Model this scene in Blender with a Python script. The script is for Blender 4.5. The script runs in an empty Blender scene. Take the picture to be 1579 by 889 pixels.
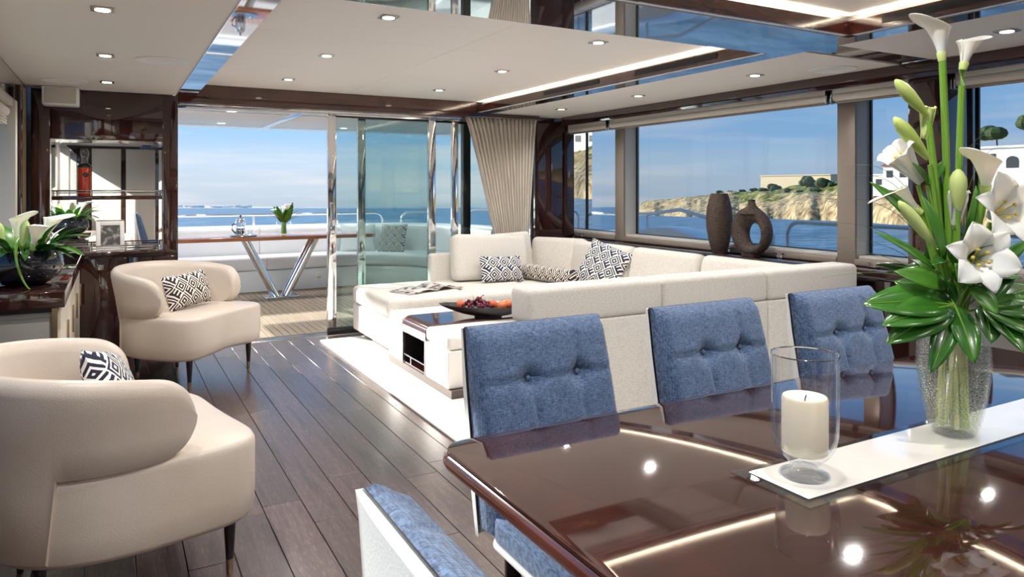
import bpy, bmesh, math, random
from mathutils import Vector, Matrix, Euler
random.seed(7)
R = math.radians
SC = bpy.context.scene
COL = SC.collection

# ------------------------------------------------------------------ camera
cam_d = bpy.data.cameras.new('camera')
cam = bpy.data.objects.new('camera', cam_d); COL.objects.link(cam)
cam.location = (0, 0, 1.35)
cam.rotation_euler = (R(90), 0, R(-28.95))
cam_d.sensor_width = 36.0; cam_d.lens = 1111 / 1579 * 36.0
cam_d.shift_y = -155.5 / 1579
cam_d.clip_start = 0.02; cam_d.clip_end = 20000
SC.camera = cam
SC.view_settings.view_transform = 'Standard'
SC.view_settings.look = 'None'
SC.view_settings.exposure = 0.28
SC.view_settings.gamma = 1.0
SC.view_settings.use_curve_mapping = False

# the yacht is trimmed a little stern-up: the sea horizon lies 1.55 deg below the room's own level
TILT = R(1.547); AX = (math.sin(R(28.95)), math.cos(R(28.95)))
SEA_UP = Vector((AX[0] * math.sin(TILT), AX[1] * math.sin(TILT), math.cos(TILT)))
SEA_ROT = Vector((0, 0, 1)).rotation_difference(SEA_UP).to_matrix()
SEA_O = Vector((0, 0, 1.35)) - SEA_UP * 3.6
def out(az, dist, h=0.0):
    """point outside: azimuth from the stern axis (deg, to starboard), distance and height over the sea"""
    return SEA_O + SEA_ROT @ Vector((math.sin(R(az)) * dist, math.cos(R(az)) * dist, h))

def lin(c):
    if isinstance(c, str):
        c = [int(c[i:i + 2], 16) / 255 for i in (0, 2, 4)]
    return tuple((x / 12.92 if x <= 0.04045 else ((x + 0.055) / 1.055) ** 2.4) for x in c[:3]) + (1.0,)

# ------------------------------------------------------------------ world: hazy Mediterranean sky
W = bpy.data.worlds.new('sky'); SC.world = W; W.use_nodes = True
nt = W.node_tree; nt.nodes.clear()
def N(t, kind, **kw):
    n = t.nodes.new(kind)
    for k, v in kw.items(): setattr(n, k, v)
    return n
wo = N(nt, 'ShaderNodeOutputWorld'); bg = N(nt, 'ShaderNodeBackground')
tc = N(nt, 'ShaderNodeTexCoord')
dot = N(nt, 'ShaderNodeVectorMath', operation='DOT_PRODUCT'); dot.inputs[1].default_value = SEA_UP
nt.links.new(tc.outputs['Generated'], dot.inputs[0])
ramp = N(nt, 'ShaderNodeValToRGB')
cr = ramp.color_ramp; cr.interpolation = 'EASE'
stops = [(0.0, 'ACBAC8'), (0.03, 'B6C3D0'), (0.06, 'B2C6DA'), (0.10, '96BBE0'), (0.18, '7EB0E0'), (0.35, '669FD8'), (1.0, '4A86C6')]
while len(cr.elements) < len(stops): cr.elements.new(0.5)
for e, (p, c) in zip(cr.elements, stops): e.position = p; e.color = lin(c)
nt.links.new(dot.outputs['Value'], ramp.inputs[0])
mp = N(nt, 'ShaderNodeMapping'); mp.inputs['Scale'].default_value = (2.2, 2.2, 26)
nt.links.new(tc.outputs['Generated'], mp.inputs[0])
nz = N(nt, 'ShaderNodeTexNoise'); nz.inputs['Scale'].default_value = 1.6; nz.inputs['Detail'].default_value = 6
nt.links.new(mp.outputs[0], nz.inputs[0])
cl = N(nt, 'ShaderNodeMapRange'); cl.inputs[1].default_value = 0.47; cl.inputs[2].default_value = 0.72
cl.inputs[3].default_value = 0; cl.inputs[4].default_value = 0.85
nt.links.new(nz.outputs['Fac'], cl.inputs[0])
band = N(nt, 'ShaderNodeMapRange'); band.inputs[1].default_value = 0.22; band.inputs[2].default_value = 0.03
band.inputs[3].default_value = 0; band.inputs[4].default_value = 1
nt.links.new(dot.outputs['Value'], band.inputs[0])
cm = N(nt, 'ShaderNodeMath', operation='MULTIPLY')
nt.links.new(cl.outputs[0], cm.inputs[0]); nt.links.new(band.outputs[0], cm.inputs[1])
mx = N(nt, 'ShaderNodeMixRGB'); mx.inputs[2].default_value = lin('DAD8DC')
nt.links.new(cm.outputs[0], mx.inputs[0]); nt.links.new(ramp.outputs[0], mx.inputs[1])
nt.links.new(mx.outputs[0], bg.inputs['Color']); bg.inputs['Strength'].default_value = 1.15
nt.links.new(bg.outputs[0], wo.inputs['Surface'])

# ------------------------------------------------------------------ sun: from astern, low, a little from port
sun_d = bpy.data.lights.new('sun', 'SUN'); sun_d.energy = 9.5; sun_d.angle = R(0.8); sun_d.color = (1, 0.95, 0.87)
sun = bpy.data.objects.new('sun', sun_d); COL.objects.link(sun)
SUN_DIR = Vector((0.48, -1.0, -0.325)).normalized()
sun.rotation_euler = SUN_DIR.to_track_quat('-Z', 'Y').to_euler(); sun.location = (-3, 14, 8)

# lamp strengths used by the lamp builders below
SPOT_W = 34.0; COVE_W = 11.0

# ------------------------------------------------------------------ helpers
class MB:
    def __init__(s): s.bm = bmesh.new()
    def _merge(s, b):
        me = bpy.data.meshes.new('t'); b.to_mesh(me); b.free(); s.bm.from_mesh(me); bpy.data.meshes.remove(me)
    def box(s, x0, x1, y0, y1, z0, z1, bev=0.0, seg=2, m=None):
        b = bmesh.new(); bmesh.ops.create_cube(b, size=1)
        for v in b.verts:
            v.co = Vector(((x0 + x1) / 2 + v.co.x * (x1 - x0), (y0 + y1) / 2 + v.co.y * (y1 - y0), (z0 + z1) / 2 + v.co.z * (z1 - z0)))
        if bev: bmesh.ops.bevel(b, geom=b.edges[:] + b.verts[:], offset=bev, segments=seg, profile=0.5, affect='EDGES')
        if m is not None: b.transform(m)
        s._merge(b); return s
    def surf(s, rows, cu=False, cv=False, capu=False):
        """rows: list of rings (lists of points); cu closes across rows, cv closes each ring"""
        vs = [[s.bm.verts.new(p) for p in r] for r in rows]
        n, m = len(vs), len(vs[0])
        for i in range(n if cu else n - 1):
            for j in range(m if cv else m - 1):
                q = [vs[i][j], vs[i][(j + 1) % m], vs[(i + 1) % n][(j + 1) % m], vs[(i + 1) % n][j]]
                try: s.bm.faces.new(q)
                except ValueError: pass
        if capu:
            for r in (vs[0][::-1], vs[-1]):
                try: s.bm.faces.new(r)
                except ValueError: pass
        return s
    def lathe(s, prof, n=24, c=(0, 0, 0), m=None, cap=True):
        rows = []
        for r, z in prof:
            ring = [Vector((r * math.cos(2 * math.pi * k / n), r * math.sin(2 * math.pi * k / n), z)) for k in range(n)]
            ring = [(m @ p if m is not None else p) + Vector(c) for p in ring]
            rows.append(ring)
        return s.surf(rows, cv=True, capu=cap)
    def tube(s, pts, r, n=8, closed=False):
        pts = [Vector(p) for p in pts]; rs = r if isinstance(r, (list, tuple)) else [r] * len(pts)
        rows = []; up = Vector((0, 0, 1)); L = len(pts)
        for i, p in enumerate(pts):
            if closed: d = pts[(i + 1) % L] - pts[i - 1]
            else: d = pts[min(i + 1, L - 1)] - pts[max(i - 1, 0)]
            d.normalize()
            a = d.cross(up)
            if a.length < 0.05: a = d.cross(Vector((1, 0, 0)))
            a.normalize(); b = a.cross(d).normalized()
            rows.append([p + (a * math.cos(2 * math.pi * k / n) + b * math.sin(2 * math.pi * k / n)) * rs[i] for k in range(n)])
        return s.surf(rows, cu=closed, cv=True, capu=not closed)
    def ball(s, c, r, sx=1, sy=1, sz=1, u=12, v=8, m=None):
        b = bmesh.new(); bmesh.ops.create_uvsphere(b, u_segments=u, v_segments=v, radius=r)
        for q in b.verts: q.co = Vector((q.co.x * sx, q.co.y * sy, q.co.z * sz))
        if m is not None: b.transform(m)
        bmesh.ops.translate(b, verts=b.verts, vec=Vector(c)); s._merge(b); return s
    def prism(s, poly, axis, a, b, bev=0.0, seg=2):
        t = bmesh.new()
        def P(u, v, w): return {'x': (w, u, v), 'y': (u, w, v), 'z': (u, v, w)}[axis]
        lo = [t.verts.new(P(u, v, a)) for u, v in poly]; hi = [t.verts.new(P(u, v, b)) for u, v in poly]
        t.faces.new(lo[::-1]); t.faces.new(hi); n = len(poly)
        for i in range(n): t.faces.new([lo[i], lo[(i + 1) % n], hi[(i + 1) % n], hi[i]])
        bmesh.ops.recalc_face_normals(t, faces=t.faces)
        if bev: bmesh.ops.bevel(t, geom=[e for e in t.edges if abs((e.verts[0].co - e.verts[1].co).normalized()['xyz'.index(axis)]) < 0.5], offset=bev, segments=seg, profile=0.5, affect='EDGES')
        s._merge(t); return s
    def pillow(s, w, h, t, n=14, sag=0.0):
        """throw pillow standing in the XZ plane, centred at the origin, bottom at z=0"""
        for sgn in (1, -1):
            rows = []
            for i in range(n + 1):
                u = -1 + 2 * i / n; row = []
                for j in range(n + 1):
                    v = -1 + 2 * j / n
                    th = t / 2 * (max(0, (1 - abs(u) ** 2.6)) * max(0, (1 - abs(v) ** 2.6))) ** 0.5
                    pin = 1 - 0.06 * (1 - abs(v) ** 2) * abs(u) ** 4 ; pin2 = 1 - 0.06 * (1 - abs(u) ** 2) * abs(v) ** 4
                    row.append(Vector((u * w / 2 * pin, sgn * th, (v * pin2 + 1) * h / 2)))
                rows.append(row)
            s.surf(rows if sgn < 0 else rows[::-1])
        bmesh.ops.remove_doubles(s.bm, verts=s.bm.verts, dist=1e-5)
        return s
    def leaf(s, base, tip, width, nrm, curl=0.15, n=8, fold=0.12, tipw=0.0, shape=0.9, cols=4):
        """blade from base to tip: width, arched along nrm, folded along its midrib"""
        base, tip = Vector(base), Vector(tip); d = tip - base; L = d.length; d = d / L
        nrm = Vector(nrm); nrm = (nrm - d * nrm.dot(d)).normalized(); sd = d.cross(nrm)
        rows = []
        for i in range(n + 1):
            t = i / n
            w = width / 2 * max(tipw, math.sin(math.pi * min(1, max(0, t)) ** shape)) ** 0.8
            if i == 0: w = max(w, width * 0.04)
            c = base + d * (L * t) + nrm * (curl * L * math.sin(math.pi * t))
            rows.append([c + sd * (w * k) + nrm * (fold * abs(k) * w) for k in [-1 + 2 * q / cols for q in range(cols + 1)]])
        return s.surf(rows)
    def build(s, name, mat, parent=None, world=False, smooth=40, fix=True):
        if fix: bmesh.ops.recalc_face_normals(s.bm, faces=s.bm.faces)
        me = bpy.data.meshes.new(name); s.bm.to_mesh(me); s.bm.free()
        me.materials.append(M[mat] if isinstance(mat, str) else mat)
        if smooth:
            me.polygons.foreach_set('use_smooth', [True] * len(me.polygons))
            me.set_sharp_from_angle(angle=R(smooth))
        o = bpy.data.objects.new(name, me); COL.objects.link(o)
        if parent is not None:
            o.parent = parent
            if world: o.location = -parent.location
        return o
def tag(o, label=None, cat=None, group=None, kind=None):
    if label: o['label'] = label
    if cat: o['category'] = cat
    if group: o['group'] = group
    if kind: o['kind'] = kind
    return o
def thing(name, label, cat, loc=(0, 0, 0), rz=0.0, group=None, kind=None):
    o = bpy.data.objects.new(name, None); COL.objects.link(o); o.empty_display_size = 0.1
    o.location = loc; o.rotation_euler = (0, 0, rz)
    return tag(o, label, cat, group, kind)
def copy_tree(o, parent=None):
    c = o.copy(); COL.objects.link(c); c.parent = parent
    for ch in list(o.children): copy_tree(ch, c)
    return c
def rrect(x0, x1, y0, y1, r, n=6):
    p = []
    for cx, cy, a0 in ((x1 - r, y1 - r, 0), (x0 + r, y1 - r, 90), (x0 + r, y0 + r, 180), (x1 - r, y0 + r, 270)):
        for k in range(n + 1):
            a = R(a0 + 90 * k / n); p.append((cx + r * math.cos(a), cy + r * math.sin(a)))
    return p
def lerp(a, b, t): return a + (b - a) * t
def interp(x, xs, ys):
    if x <= xs[0]: return ys[0]
    for i in range(1, len(xs)):
        if x <= xs[i]: return lerp(ys[i - 1], ys[i], (x - xs[i - 1]) / (xs[i] - xs[i - 1]))
    return ys[-1]

# ------------------------------------------------------------------ materials
M = {}
def pmat(name, col, rough=0.5, metal=0.0, spec=0.5, coat=0.0, bump=None, var=None, alpha=None, sub=0.0, sheen=0.0, stretch=(1, 1, 1), coords='Object', ior=1.5, rnd=0.0):
    """principled material. bump=(scale,strength); var=(scale,colour2,lo,hi) noise mix; rnd: random value shift per object"""
    m = bpy.data.materials.new(name); m.use_nodes = True; t = m.node_tree
    b = t.nodes['Principled BSDF']; L = t.links.new
    b.inputs['Base Color'].default_value = lin(col); b.inputs['Roughness'].default_value = rough
    b.inputs['Metallic'].default_value = metal; b.inputs['Specular IOR Level'].default_value = spec
    b.inputs['IOR'].default_value = ior
    b.inputs['Coat Weight'].default_value = coat; b.inputs['Coat Roughness'].default_value = 0.02
    if sub:
        b.inputs['Subsurface Weight'].default_value = sub; b.inputs['Subsurface Radius'].default_value = (0.02, 0.012, 0.006); b.inputs['Subsurface Scale'].default_value = 1
    if sheen: b.inputs['Sheen Weight'].default_value = sheen
    if bump or var:
        c = N(t, 'ShaderNodeTexCoord'); mpg = N(t, 'ShaderNodeMapping'); mpg.inputs['Scale'].default_value = stretch
        L(c.outputs[coords], mpg.inputs[0])
    src = None
    if var:
        n1 = N(t, 'ShaderNodeTexNoise'); n1.inputs['Scale'].default_value = var[0]; n1.inputs['Detail'].default_value = 5
        L(mpg.outputs[0], n1.inputs[0])
        mr = N(t, 'ShaderNodeMapRange'); mr.inputs[1].default_value = var[2]; mr.inputs[2].default_value = var[3]; L(n1.outputs['Fac'], mr.inputs[0])
        mix = N(t, 'ShaderNodeMixRGB'); mix.inputs[1].default_value = lin(col); mix.inputs[2].default_value = lin(var[1])
        L(mr.outputs[0], mix.inputs[0]); src = mix.outputs[0]
    if rnd:
        oi = N(t, 'ShaderNodeObjectInfo'); hs = N(t, 'ShaderNodeHueSaturation'); mr2 = N(t, 'ShaderNodeMapRange')
        mr2.inputs[3].default_value = 1 - rnd; mr2.inputs[4].default_value = 1 + rnd
        L(oi.outputs['Random'], mr2.inputs[0]); L(mr2.outputs[0], hs.inputs['Value'])
        if src: L(src, hs.inputs['Color'])
        else: hs.inputs['Color'].default_value = lin(col)
        src = hs.outputs[0]
    if src: L(src, b.inputs['Base Color'])
    if bump:
        n2 = N(t, 'ShaderNodeTexNoise'); n2.inputs['Scale'].default_value = bump[0]; n2.inputs['Detail'].default_value = 4
        L(mpg.outputs[0], n2.inputs[0])
        bp = N(t, 'ShaderNodeBump'); bp.inputs['Strength'].default_value = bump[1]; bp.inputs['Distance'].default_value = 0.01
        L(n2.outputs['Fac'], bp.inputs['Height']); L(bp.outputs[0], b.inputs['Normal'])
    M[name] = m; return m
def glassmat(name, tint, refl=0.08, rough=0.0, edge=0.25, bump=None):
    """thin glass: tinted see-through plus a mirror coat that grows towards grazing angles"""
    m = bpy.data.materials.new(name); m.use_nodes = True; t = m.node_tree; t.nodes.clear(); L = t.links.new
    o = N(t, 'ShaderNodeOutputMaterial'); mx = N(t, 'ShaderNodeMixShader'); tr = N(t, 'ShaderNodeBsdfTransparent'); gl = N(t, 'ShaderNodeBsdfGlossy')
    tr.inputs[0].default_value = lin(tint); gl.inputs['Roughness'].default_value = rough; gl.inputs[0].default_value = (1, 1, 1, 1)
    lw = N(t, 'ShaderNodeLayerWeight'); lw.inputs[0].default_value = 0.35
    mr = N(t, 'ShaderNodeMapRange'); mr.inputs[3].default_value = refl; mr.inputs[4].default_value = min(1, refl + edge)
    pw = N(t, 'ShaderNodeMath', operation='POWER'); pw.inputs[1].default_value = 2.0
    L(lw.outputs['Facing'], pw.inputs[0]); L(pw.outputs[0], mr.inputs[0]); L(mr.outputs[0], mx.inputs[0]); L(tr.outputs[0], mx.inputs[1]); L(gl.outputs[0], mx.inputs[2])
    if bump:
        c = N(t, 'ShaderNodeTexCoord'); n2 = N(t, 'ShaderNodeTexVoronoi'); n2.inputs['Scale'].default_value = bump[0]; L(c.outputs['Object'], n2.inputs[0])
        bp = N(t, 'ShaderNodeBump'); bp.inputs['Strength'].default_value = bump[1]; bp.inputs['Distance'].default_value = 0.01
        L(n2.outputs['Distance'], bp.inputs['Height']); L(bp.outputs[0], gl.inputs['Normal']); L(bp.outputs[0], lw.inputs['Normal'])
    L(mx.outputs[0], o.inputs[0]); M[name] = m; return m
def emat(name, col, s):
    m = bpy.data.materials.new(name); m.use_nodes = True; b = m.node_tree.nodes['Principled BSDF']
    b.inputs['Base Color'].default_value = (0, 0, 0, 1); b.inputs['Emission Color'].default_value = lin(col); b.inputs['Emission Strength'].default_value = s
    M[name] = m; return m

pmat('ceiling_cream', 'E4DED6', 0.6)
pmat('coffer_cream', 'F7F3EE', 0.5)
pmat('lacquer', '3A1F1A', 0.06, coat=1.0, var=(3, '2A1512', 0.35, 0.7), stretch=(6, 6, 0.6))
pmat('lacquer_red', '5A3026', 0.10, coat=1.0, var=(5, '43211A', 0.35, 0.7), stretch=(0.7, 0.7, 6))
pmat('mirror_lacquer', 'A6A4A6', 0.03, metal=0.85, coat=1.0)
pmat('mirror', 'F2F2F2', 0.01, metal=1.0)
pmat('chrome', 'E6E6E8', 0.06, metal=1.0)
pmat('steel', 'B9B4AE', 0.22, metal=1.0)
pmat('rail_white', 'F6F6F6', 0.22, metal=0.25)
pmat('brass', 'B6A284', 0.25, metal=1.0)
pmat('black', '121113', 0.3)
pmat('dark_leg', '17110F', 0.25, coat=0.3)
pmat('leather', 'D2C5B8', 0.34, spec=0.5, bump=(220, 0.12), var=(3, 'C8B9AA', 0.4, 0.7))
pmat('white_leather', 'EFEBE6', 0.4, bump=(200, 0.08))
pmat('linen', 'E6E1D9', 0.85, bump=(260, 0.35), var=(70, 'D6D0C6', 0.4, 0.65), stretch=(1, 1, 3))
pmat('curtain_cloth', 'D8CFC2', 0.9, bump=(300, 0.2))
pmat('rug_pile', 'EFEBE4', 0.95, bump=(180, 0.5))
pmat('frame_taupe', '9A8D82', 0.4, metal=0.35)
pmat('frame_beige', 'C9C3B8', 0.45)
pmat('blind_cloth', 'D9D2C8', 0.8, bump=(200, 0.15), stretch=(1, 1, 6))
pmat('white_paint', 'F2F1EF', 0.35)
pmat('gel_white', 'F1F3F4', 0.25, coat=0.4)
pmat('vinyl', 'EDEFF1', 0.5)
pmat('grey_panel', '8F8C88', 0.5)
pmat('cream_panel', 'E2D6C4', 0.5)
pmat('teak_varnish', 'A8683C', 0.2, coat=0.6, var=(6, '8C5230', 0.4, 0.65), stretch=(0.6, 8, 8))
pmat('teak_deck', 'B6A48E', 0.65, var=(7, 'A08D78', 0.4, 0.65), stretch=(8, 0.5, 1), rnd=0.10)
pmat('caulk', '4A4038', 0.7)
pmat('ebony', '171214', 0.35)
pmat('carved_wood', '4A382C', 0.6, bump=(55, 1.0), var=(40, '2E221B', 0.4, 0.6), stretch=(1, 1, 2.5))
pmat('petal', 'F6F4EC', 0.55, sub=0.25)
pmat('petal_green', 'C9D98A', 0.5, sub=0.2)
pmat('bud', 'A9C05A', 0.45, var=(14, 'C6D382', 0.4, 0.65), sub=0.15)
pmat('stem', '6F9A32', 0.4, sub=0.1)
pmat('stem_cut', 'E6E0A8', 0.5, var=(9, 'B4C45E', 0.35, 0.65), stretch=(3, 3, 0.6))
pmat('leaf_dark', '1F4F16', 0.25, coat=0.2, var=(9, '3A7420', 0.4, 0.7))
pmat('leaf_mid', '4C8428', 0.35, var=(12, '33661C', 0.4, 0.7))
pmat('grass_blade', '566B3A', 0.5)
pmat('pollen', 'C8B64E', 0.7)
pmat('wax', 'F3E8CF', 0.45, sub=0.35)
pmat('runner_white', 'EDEAE5', 0.08, coat=1.0)
pmat('apple', 'C9583E', 0.3, var=(7, 'E08A4C', 0.4, 0.65))
pmat('peach', 'E0875A', 0.55, var=(6, 'C95A40', 0.42, 0.62))
pmat('grape', '6B1F33', 0.18, coat=0.3, rnd=0.35)
pmat('amber_liquor', '8E2C16', 0.05, coat=1.0)
pmat('paper', 'D8D2CC', 0.45, var=(18, '6A5A58', 0.5, 0.6))
pmat('photo', '5A5552', 0.3, var=(22, 'B8B4B0', 0.52, 0.66))
pmat('house_white', 'FFF6E8', 0.8)
pmat('house_sand', 'FBDDB0', 0.85)
pmat('roof_tile', 'B4674A', 0.8)
pmat('window_dark', '3A3634', 0.4)
pmat('tree_green', '33431E', 0.9, var=(0.6, '4E5E2A', 0.4, 0.65), bump=(2.5, 1.0))
pmat('bark', '4F3D2C', 0.9)
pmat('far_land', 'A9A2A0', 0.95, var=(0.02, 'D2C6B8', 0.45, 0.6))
pmat('bowl_black', '18181C', 0.08, coat=0.6)
glassmat('glass_clear', 'F4F8F8', 0.05, edge=0.35)
glassmat('glass_window', 'E0E6EA', 0.025, edge=0.15)
glassmat('glass_door', 'E6EFEE', 0.03, edge=0.15)
glassmat('glass_hurricane', 'FDFEFF', 0.03, edge=0.65)
glassmat('glass_crackle', 'FCFEFD', 0.09, rough=0.12, edge=0.40, bump=(170, 0.9))
glassmat('water', 'F6FAEC', 0.02, edge=0.1)
emat('lamp_glow', 'FFF6E8', 5.0)
emat('cove_glow', 'FFE2BC', 1.6)

def wood_floor():
    m = bpy.data.materials.new('floor_wood'); m.use_nodes = True; t = m.node_tree; b = t.nodes['Principled BSDF']; L = t.links.new
    c = N(t, 'ShaderNodeTexCoord'); oi = N(t, 'ShaderNodeObjectInfo')
    off = N(t, 'ShaderNodeVectorMath', operation='ADD'); sc = N(t, 'ShaderNodeVectorMath', operation='SCALE'); sc.inputs['Scale'].default_value = 37.0
    cb = N(t, 'ShaderNodeCombineXYZ'); L(oi.outputs['Random'], cb.inputs[0]); L(oi.outputs['Random'], cb.inputs[1]); L(cb.outputs[0], sc.inputs[0])
    L(c.outputs['Object'], off.inputs[0]); L(sc.outputs[0], off.inputs[1])
    mpg = N(t, 'ShaderNodeMapping'); mpg.inputs['Scale'].default_value = (14, 0.9, 14); L(off.outputs[0], mpg.inputs[0])
    n1 = N(t, 'ShaderNodeTexNoise'); n1.inputs['Scale'].default_value = 2.2; n1.inputs['Detail'].default_value = 8; n1.inputs['Distortion'].default_value = 1.2; L(mpg.outputs[0], n1.inputs[0])
    mp2 = N(t, 'ShaderNodeMapping'); mp2.inputs['Scale'].default_value = (420, 16, 300); L(off.outputs[0], mp2.inputs[0])
    n2 = N(t, 'ShaderNodeTexNoise'); n2.inputs['Scale'].default_value = 1.0; n2.inputs['Detail'].default_value = 3; L(mp2.outputs[0], n2.inputs[0])
    r1 = N(t, 'ShaderNodeValToRGB'); r1.color_ramp.elements[0].position = 0.3; r1.color_ramp.elements[0].color = lin('2E2020'); r1.color_ramp.elements[1].position = 0.75; r1.color_ramp.elements[1].color = lin('5A4542'); L(n1.outputs['Fac'], r1.inputs[0])
    mr = N(t, 'ShaderNodeMapRange'); mr.inputs[1].default_value = 0.55; mr.inputs[2].default_value = 0.72; mr.inputs[4].default_value = 0.5; L(n2.outputs['Fac'], mr.inputs[0])
    mm = N(t, 'ShaderNodeMath', operation='MULTIPLY'); L(mr.outputs[0], mm.inputs[0]); L(n1.outputs['Fac'], mm.inputs[1])
    mix = N(t, 'ShaderNodeMixRGB'); mix.inputs[2].default_value = lin('C4B2AB'); L(mm.outputs[0], mix.inputs[0]); L(r1.outputs[0], mix.inputs[1])
    hs = N(t, 'ShaderNodeHueSaturation'); m2 = N(t, 'ShaderNodeMapRange'); m2.inputs[3].default_value = 0.7; m2.inputs[4].default_value = 1.3
    L(oi.outputs['Random'], m2.inputs[0]); L(m2.outputs[0], hs.inputs['Value']); L(mix.outputs[0], hs.inputs['Color']); L(hs.outputs[0], b.inputs['Base Color'])
    b.inputs['Roughness'].default_value = 0.30; b.inputs['Specular IOR Level'].default_value = 0.65
    bp = N(t, 'ShaderNodeBump'); bp.inputs['Strength'].default_value = 0.12; bp.inputs['Distance'].default_value = 0.004; L(n2.outputs['Fac'], bp.inputs['Height']); L(bp.outputs[0], b.inputs['Normal'])
    b.inputs['Coat Weight'].default_value = 0.6; b.inputs['Coat Roughness'].default_value = 0.2
    M['floor_wood'] = m
wood_floor()

def blue_weave(name, c1, c2):
    m = bpy.data.materials.new(name); m.use_nodes = True; t = m.node_tree; b = t.nodes['Principled BSDF']; L = t.links.new
    c = N(t, 'ShaderNodeTexCoord')
    m1 = N(t, 'ShaderNodeMapping'); m1.inputs['Scale'].default_value = (70, 900, 70); L(c.outputs['Object'], m1.inputs[0])
    m2 = N(t, 'ShaderNodeMapping'); m2.inputs['Scale'].default_value = (70, 70, 700); L(c.outputs['Object'], m2.inputs[0])
    a = N(t, 'ShaderNodeTexNoise'); a.inputs['Scale'].default_value = 1; a.inputs['Detail'].default_value = 2; L(m1.outputs[0], a.inputs[0])
    d = N(t, 'ShaderNodeTexNoise'); d.inputs['Scale'].default_value = 1; d.inputs['Detail'].default_value = 2; L(m2.outputs[0], d.inputs[0])
    ad = N(t, 'ShaderNodeMath', operation='ADD'); L(a.outputs['Fac'], ad.inputs[0]); L(d.outputs['Fac'], ad.inputs[1])
    mr = N(t, 'ShaderNodeMapRange'); mr.inputs[1].default_value = 0.8; mr.inputs[2].default_value = 1.25; L(ad.outputs[0], mr.inputs[0])
    mx_ = N(t, 'ShaderNodeMixRGB'); mx_.inputs[1].default_value = lin(c1); mx_.inputs[2].default_value = lin(c2); L(mr.outputs[0], mx_.inputs[0]); L(mx_.outputs[0], b.inputs['Base Color'])
    b.inputs['Roughness'].default_value = 0.9; b.inputs['Sheen Weight'].default_value = 0.2
    bp = N(t, 'ShaderNodeBump'); bp.inputs['Strength'].default_value = 0.4; bp.inputs['Distance'].default_value = 0.004; L(ad.outputs[0], bp.inputs['Height']); L(bp.outputs[0], b.inputs['Normal'])
    M[name] = m
blue_weave('blue_cloth', '27395A', '647C9E')

def fret(name, scale, dark, light):
    """geometric key pattern in rotated squares, from the pillow's own X/Z coordinates"""
    m = bpy.data.materials.new(name); m.use_nodes = True; t = m.node_tree; b = t.nodes['Principled BSDF']; L = t.links.new
    def mth(op, a, c=None, v=None):
        n = N(t, 'ShaderNodeMath', operation=op)
        L(a, n.inputs[0])
        if c is not None: L(c, n.inputs[1])
        elif v is not None: n.inputs[1].default_value = v
        return n.outputs[0]
    co = N(t, 'ShaderNodeTexCoord'); sp = N(t, 'ShaderNodeSeparateXYZ'); L(co.outputs['Object'], sp.inputs[0])
    u = mth('MULTIPLY', mth('ADD', sp.outputs[0], sp.outputs[2]), v=scale); w = mth('MULTIPLY', mth('SUBTRACT', sp.outputs[0], sp.outputs[2]), v=scale)
    fu = mth('SUBTRACT', mth('FRACT', u), v=0.5); fw = mth('SUBTRACT', mth('FRACT', w), v=0.5)
    par = mth('GREATER_THAN', mth('FRACT', mth('MULTIPLY', mth('ADD', mth('FLOOR', u), mth('FLOOR', w)), v=0.5)), v=0.25)
    au = mth('ABSOLUTE', fu); aw = mth('ABSOLUTE', fw)
    ring = mth('GREATER_THAN', mth('FRACT', mth('MULTIPLY', mth('MAXIMUM', au, aw), v=4.2)), v=0.42)
    edge = mth('GREATER_THAN', mth('MAXIMUM', au, aw), v=0.455)
    half = mth('GREATER_THAN', fu, v=0.0)
    b1 = mth('GREATER_THAN', mth('FRACT', mth('MULTIPLY', fw, v=3.0)), v=0.42); b2 = mth('GREATER_THAN', mth('FRACT', mth('MULTIPLY', fu, v=3.0)), v=0.42)
    bars = mth('ADD', mth('MULTIPLY', half, b1), mth('MULTIPLY', mth('SUBTRACT', mth('ADD', half, v=1.0), mth('MULTIPLY', half, v=2.0)), b2))
    pat = mth('ADD', mth('MULTIPLY', par, ring), mth('MULTIPLY', mth('SUBTRACT', mth('ADD', par, v=1.0), mth('MULTIPLY', par, v=2.0)), bars))
    # light outline round every square
    fin = mth('MULTIPLY', pat, mth('SUBTRACT', mth('ADD', edge, v=1.0), mth('MULTIPLY', edge, v=2.0)))
    mx_ = N(t, 'ShaderNodeMixRGB'); mx_.inputs[1].default_value = lin(light); mx_.inputs[2].default_value = lin(dark); L(fin, mx_.inputs[0]); L(mx_.outputs[0], b.inputs['Base Color'])
    b.inputs['Roughness'].default_value = 0.85; M[name] = m
fret('fret_brown', 9.5, '2E2226', 'EDE6DC')
fret('fret_navy', 8.6, '22243A', 'EFEDEA')

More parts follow.
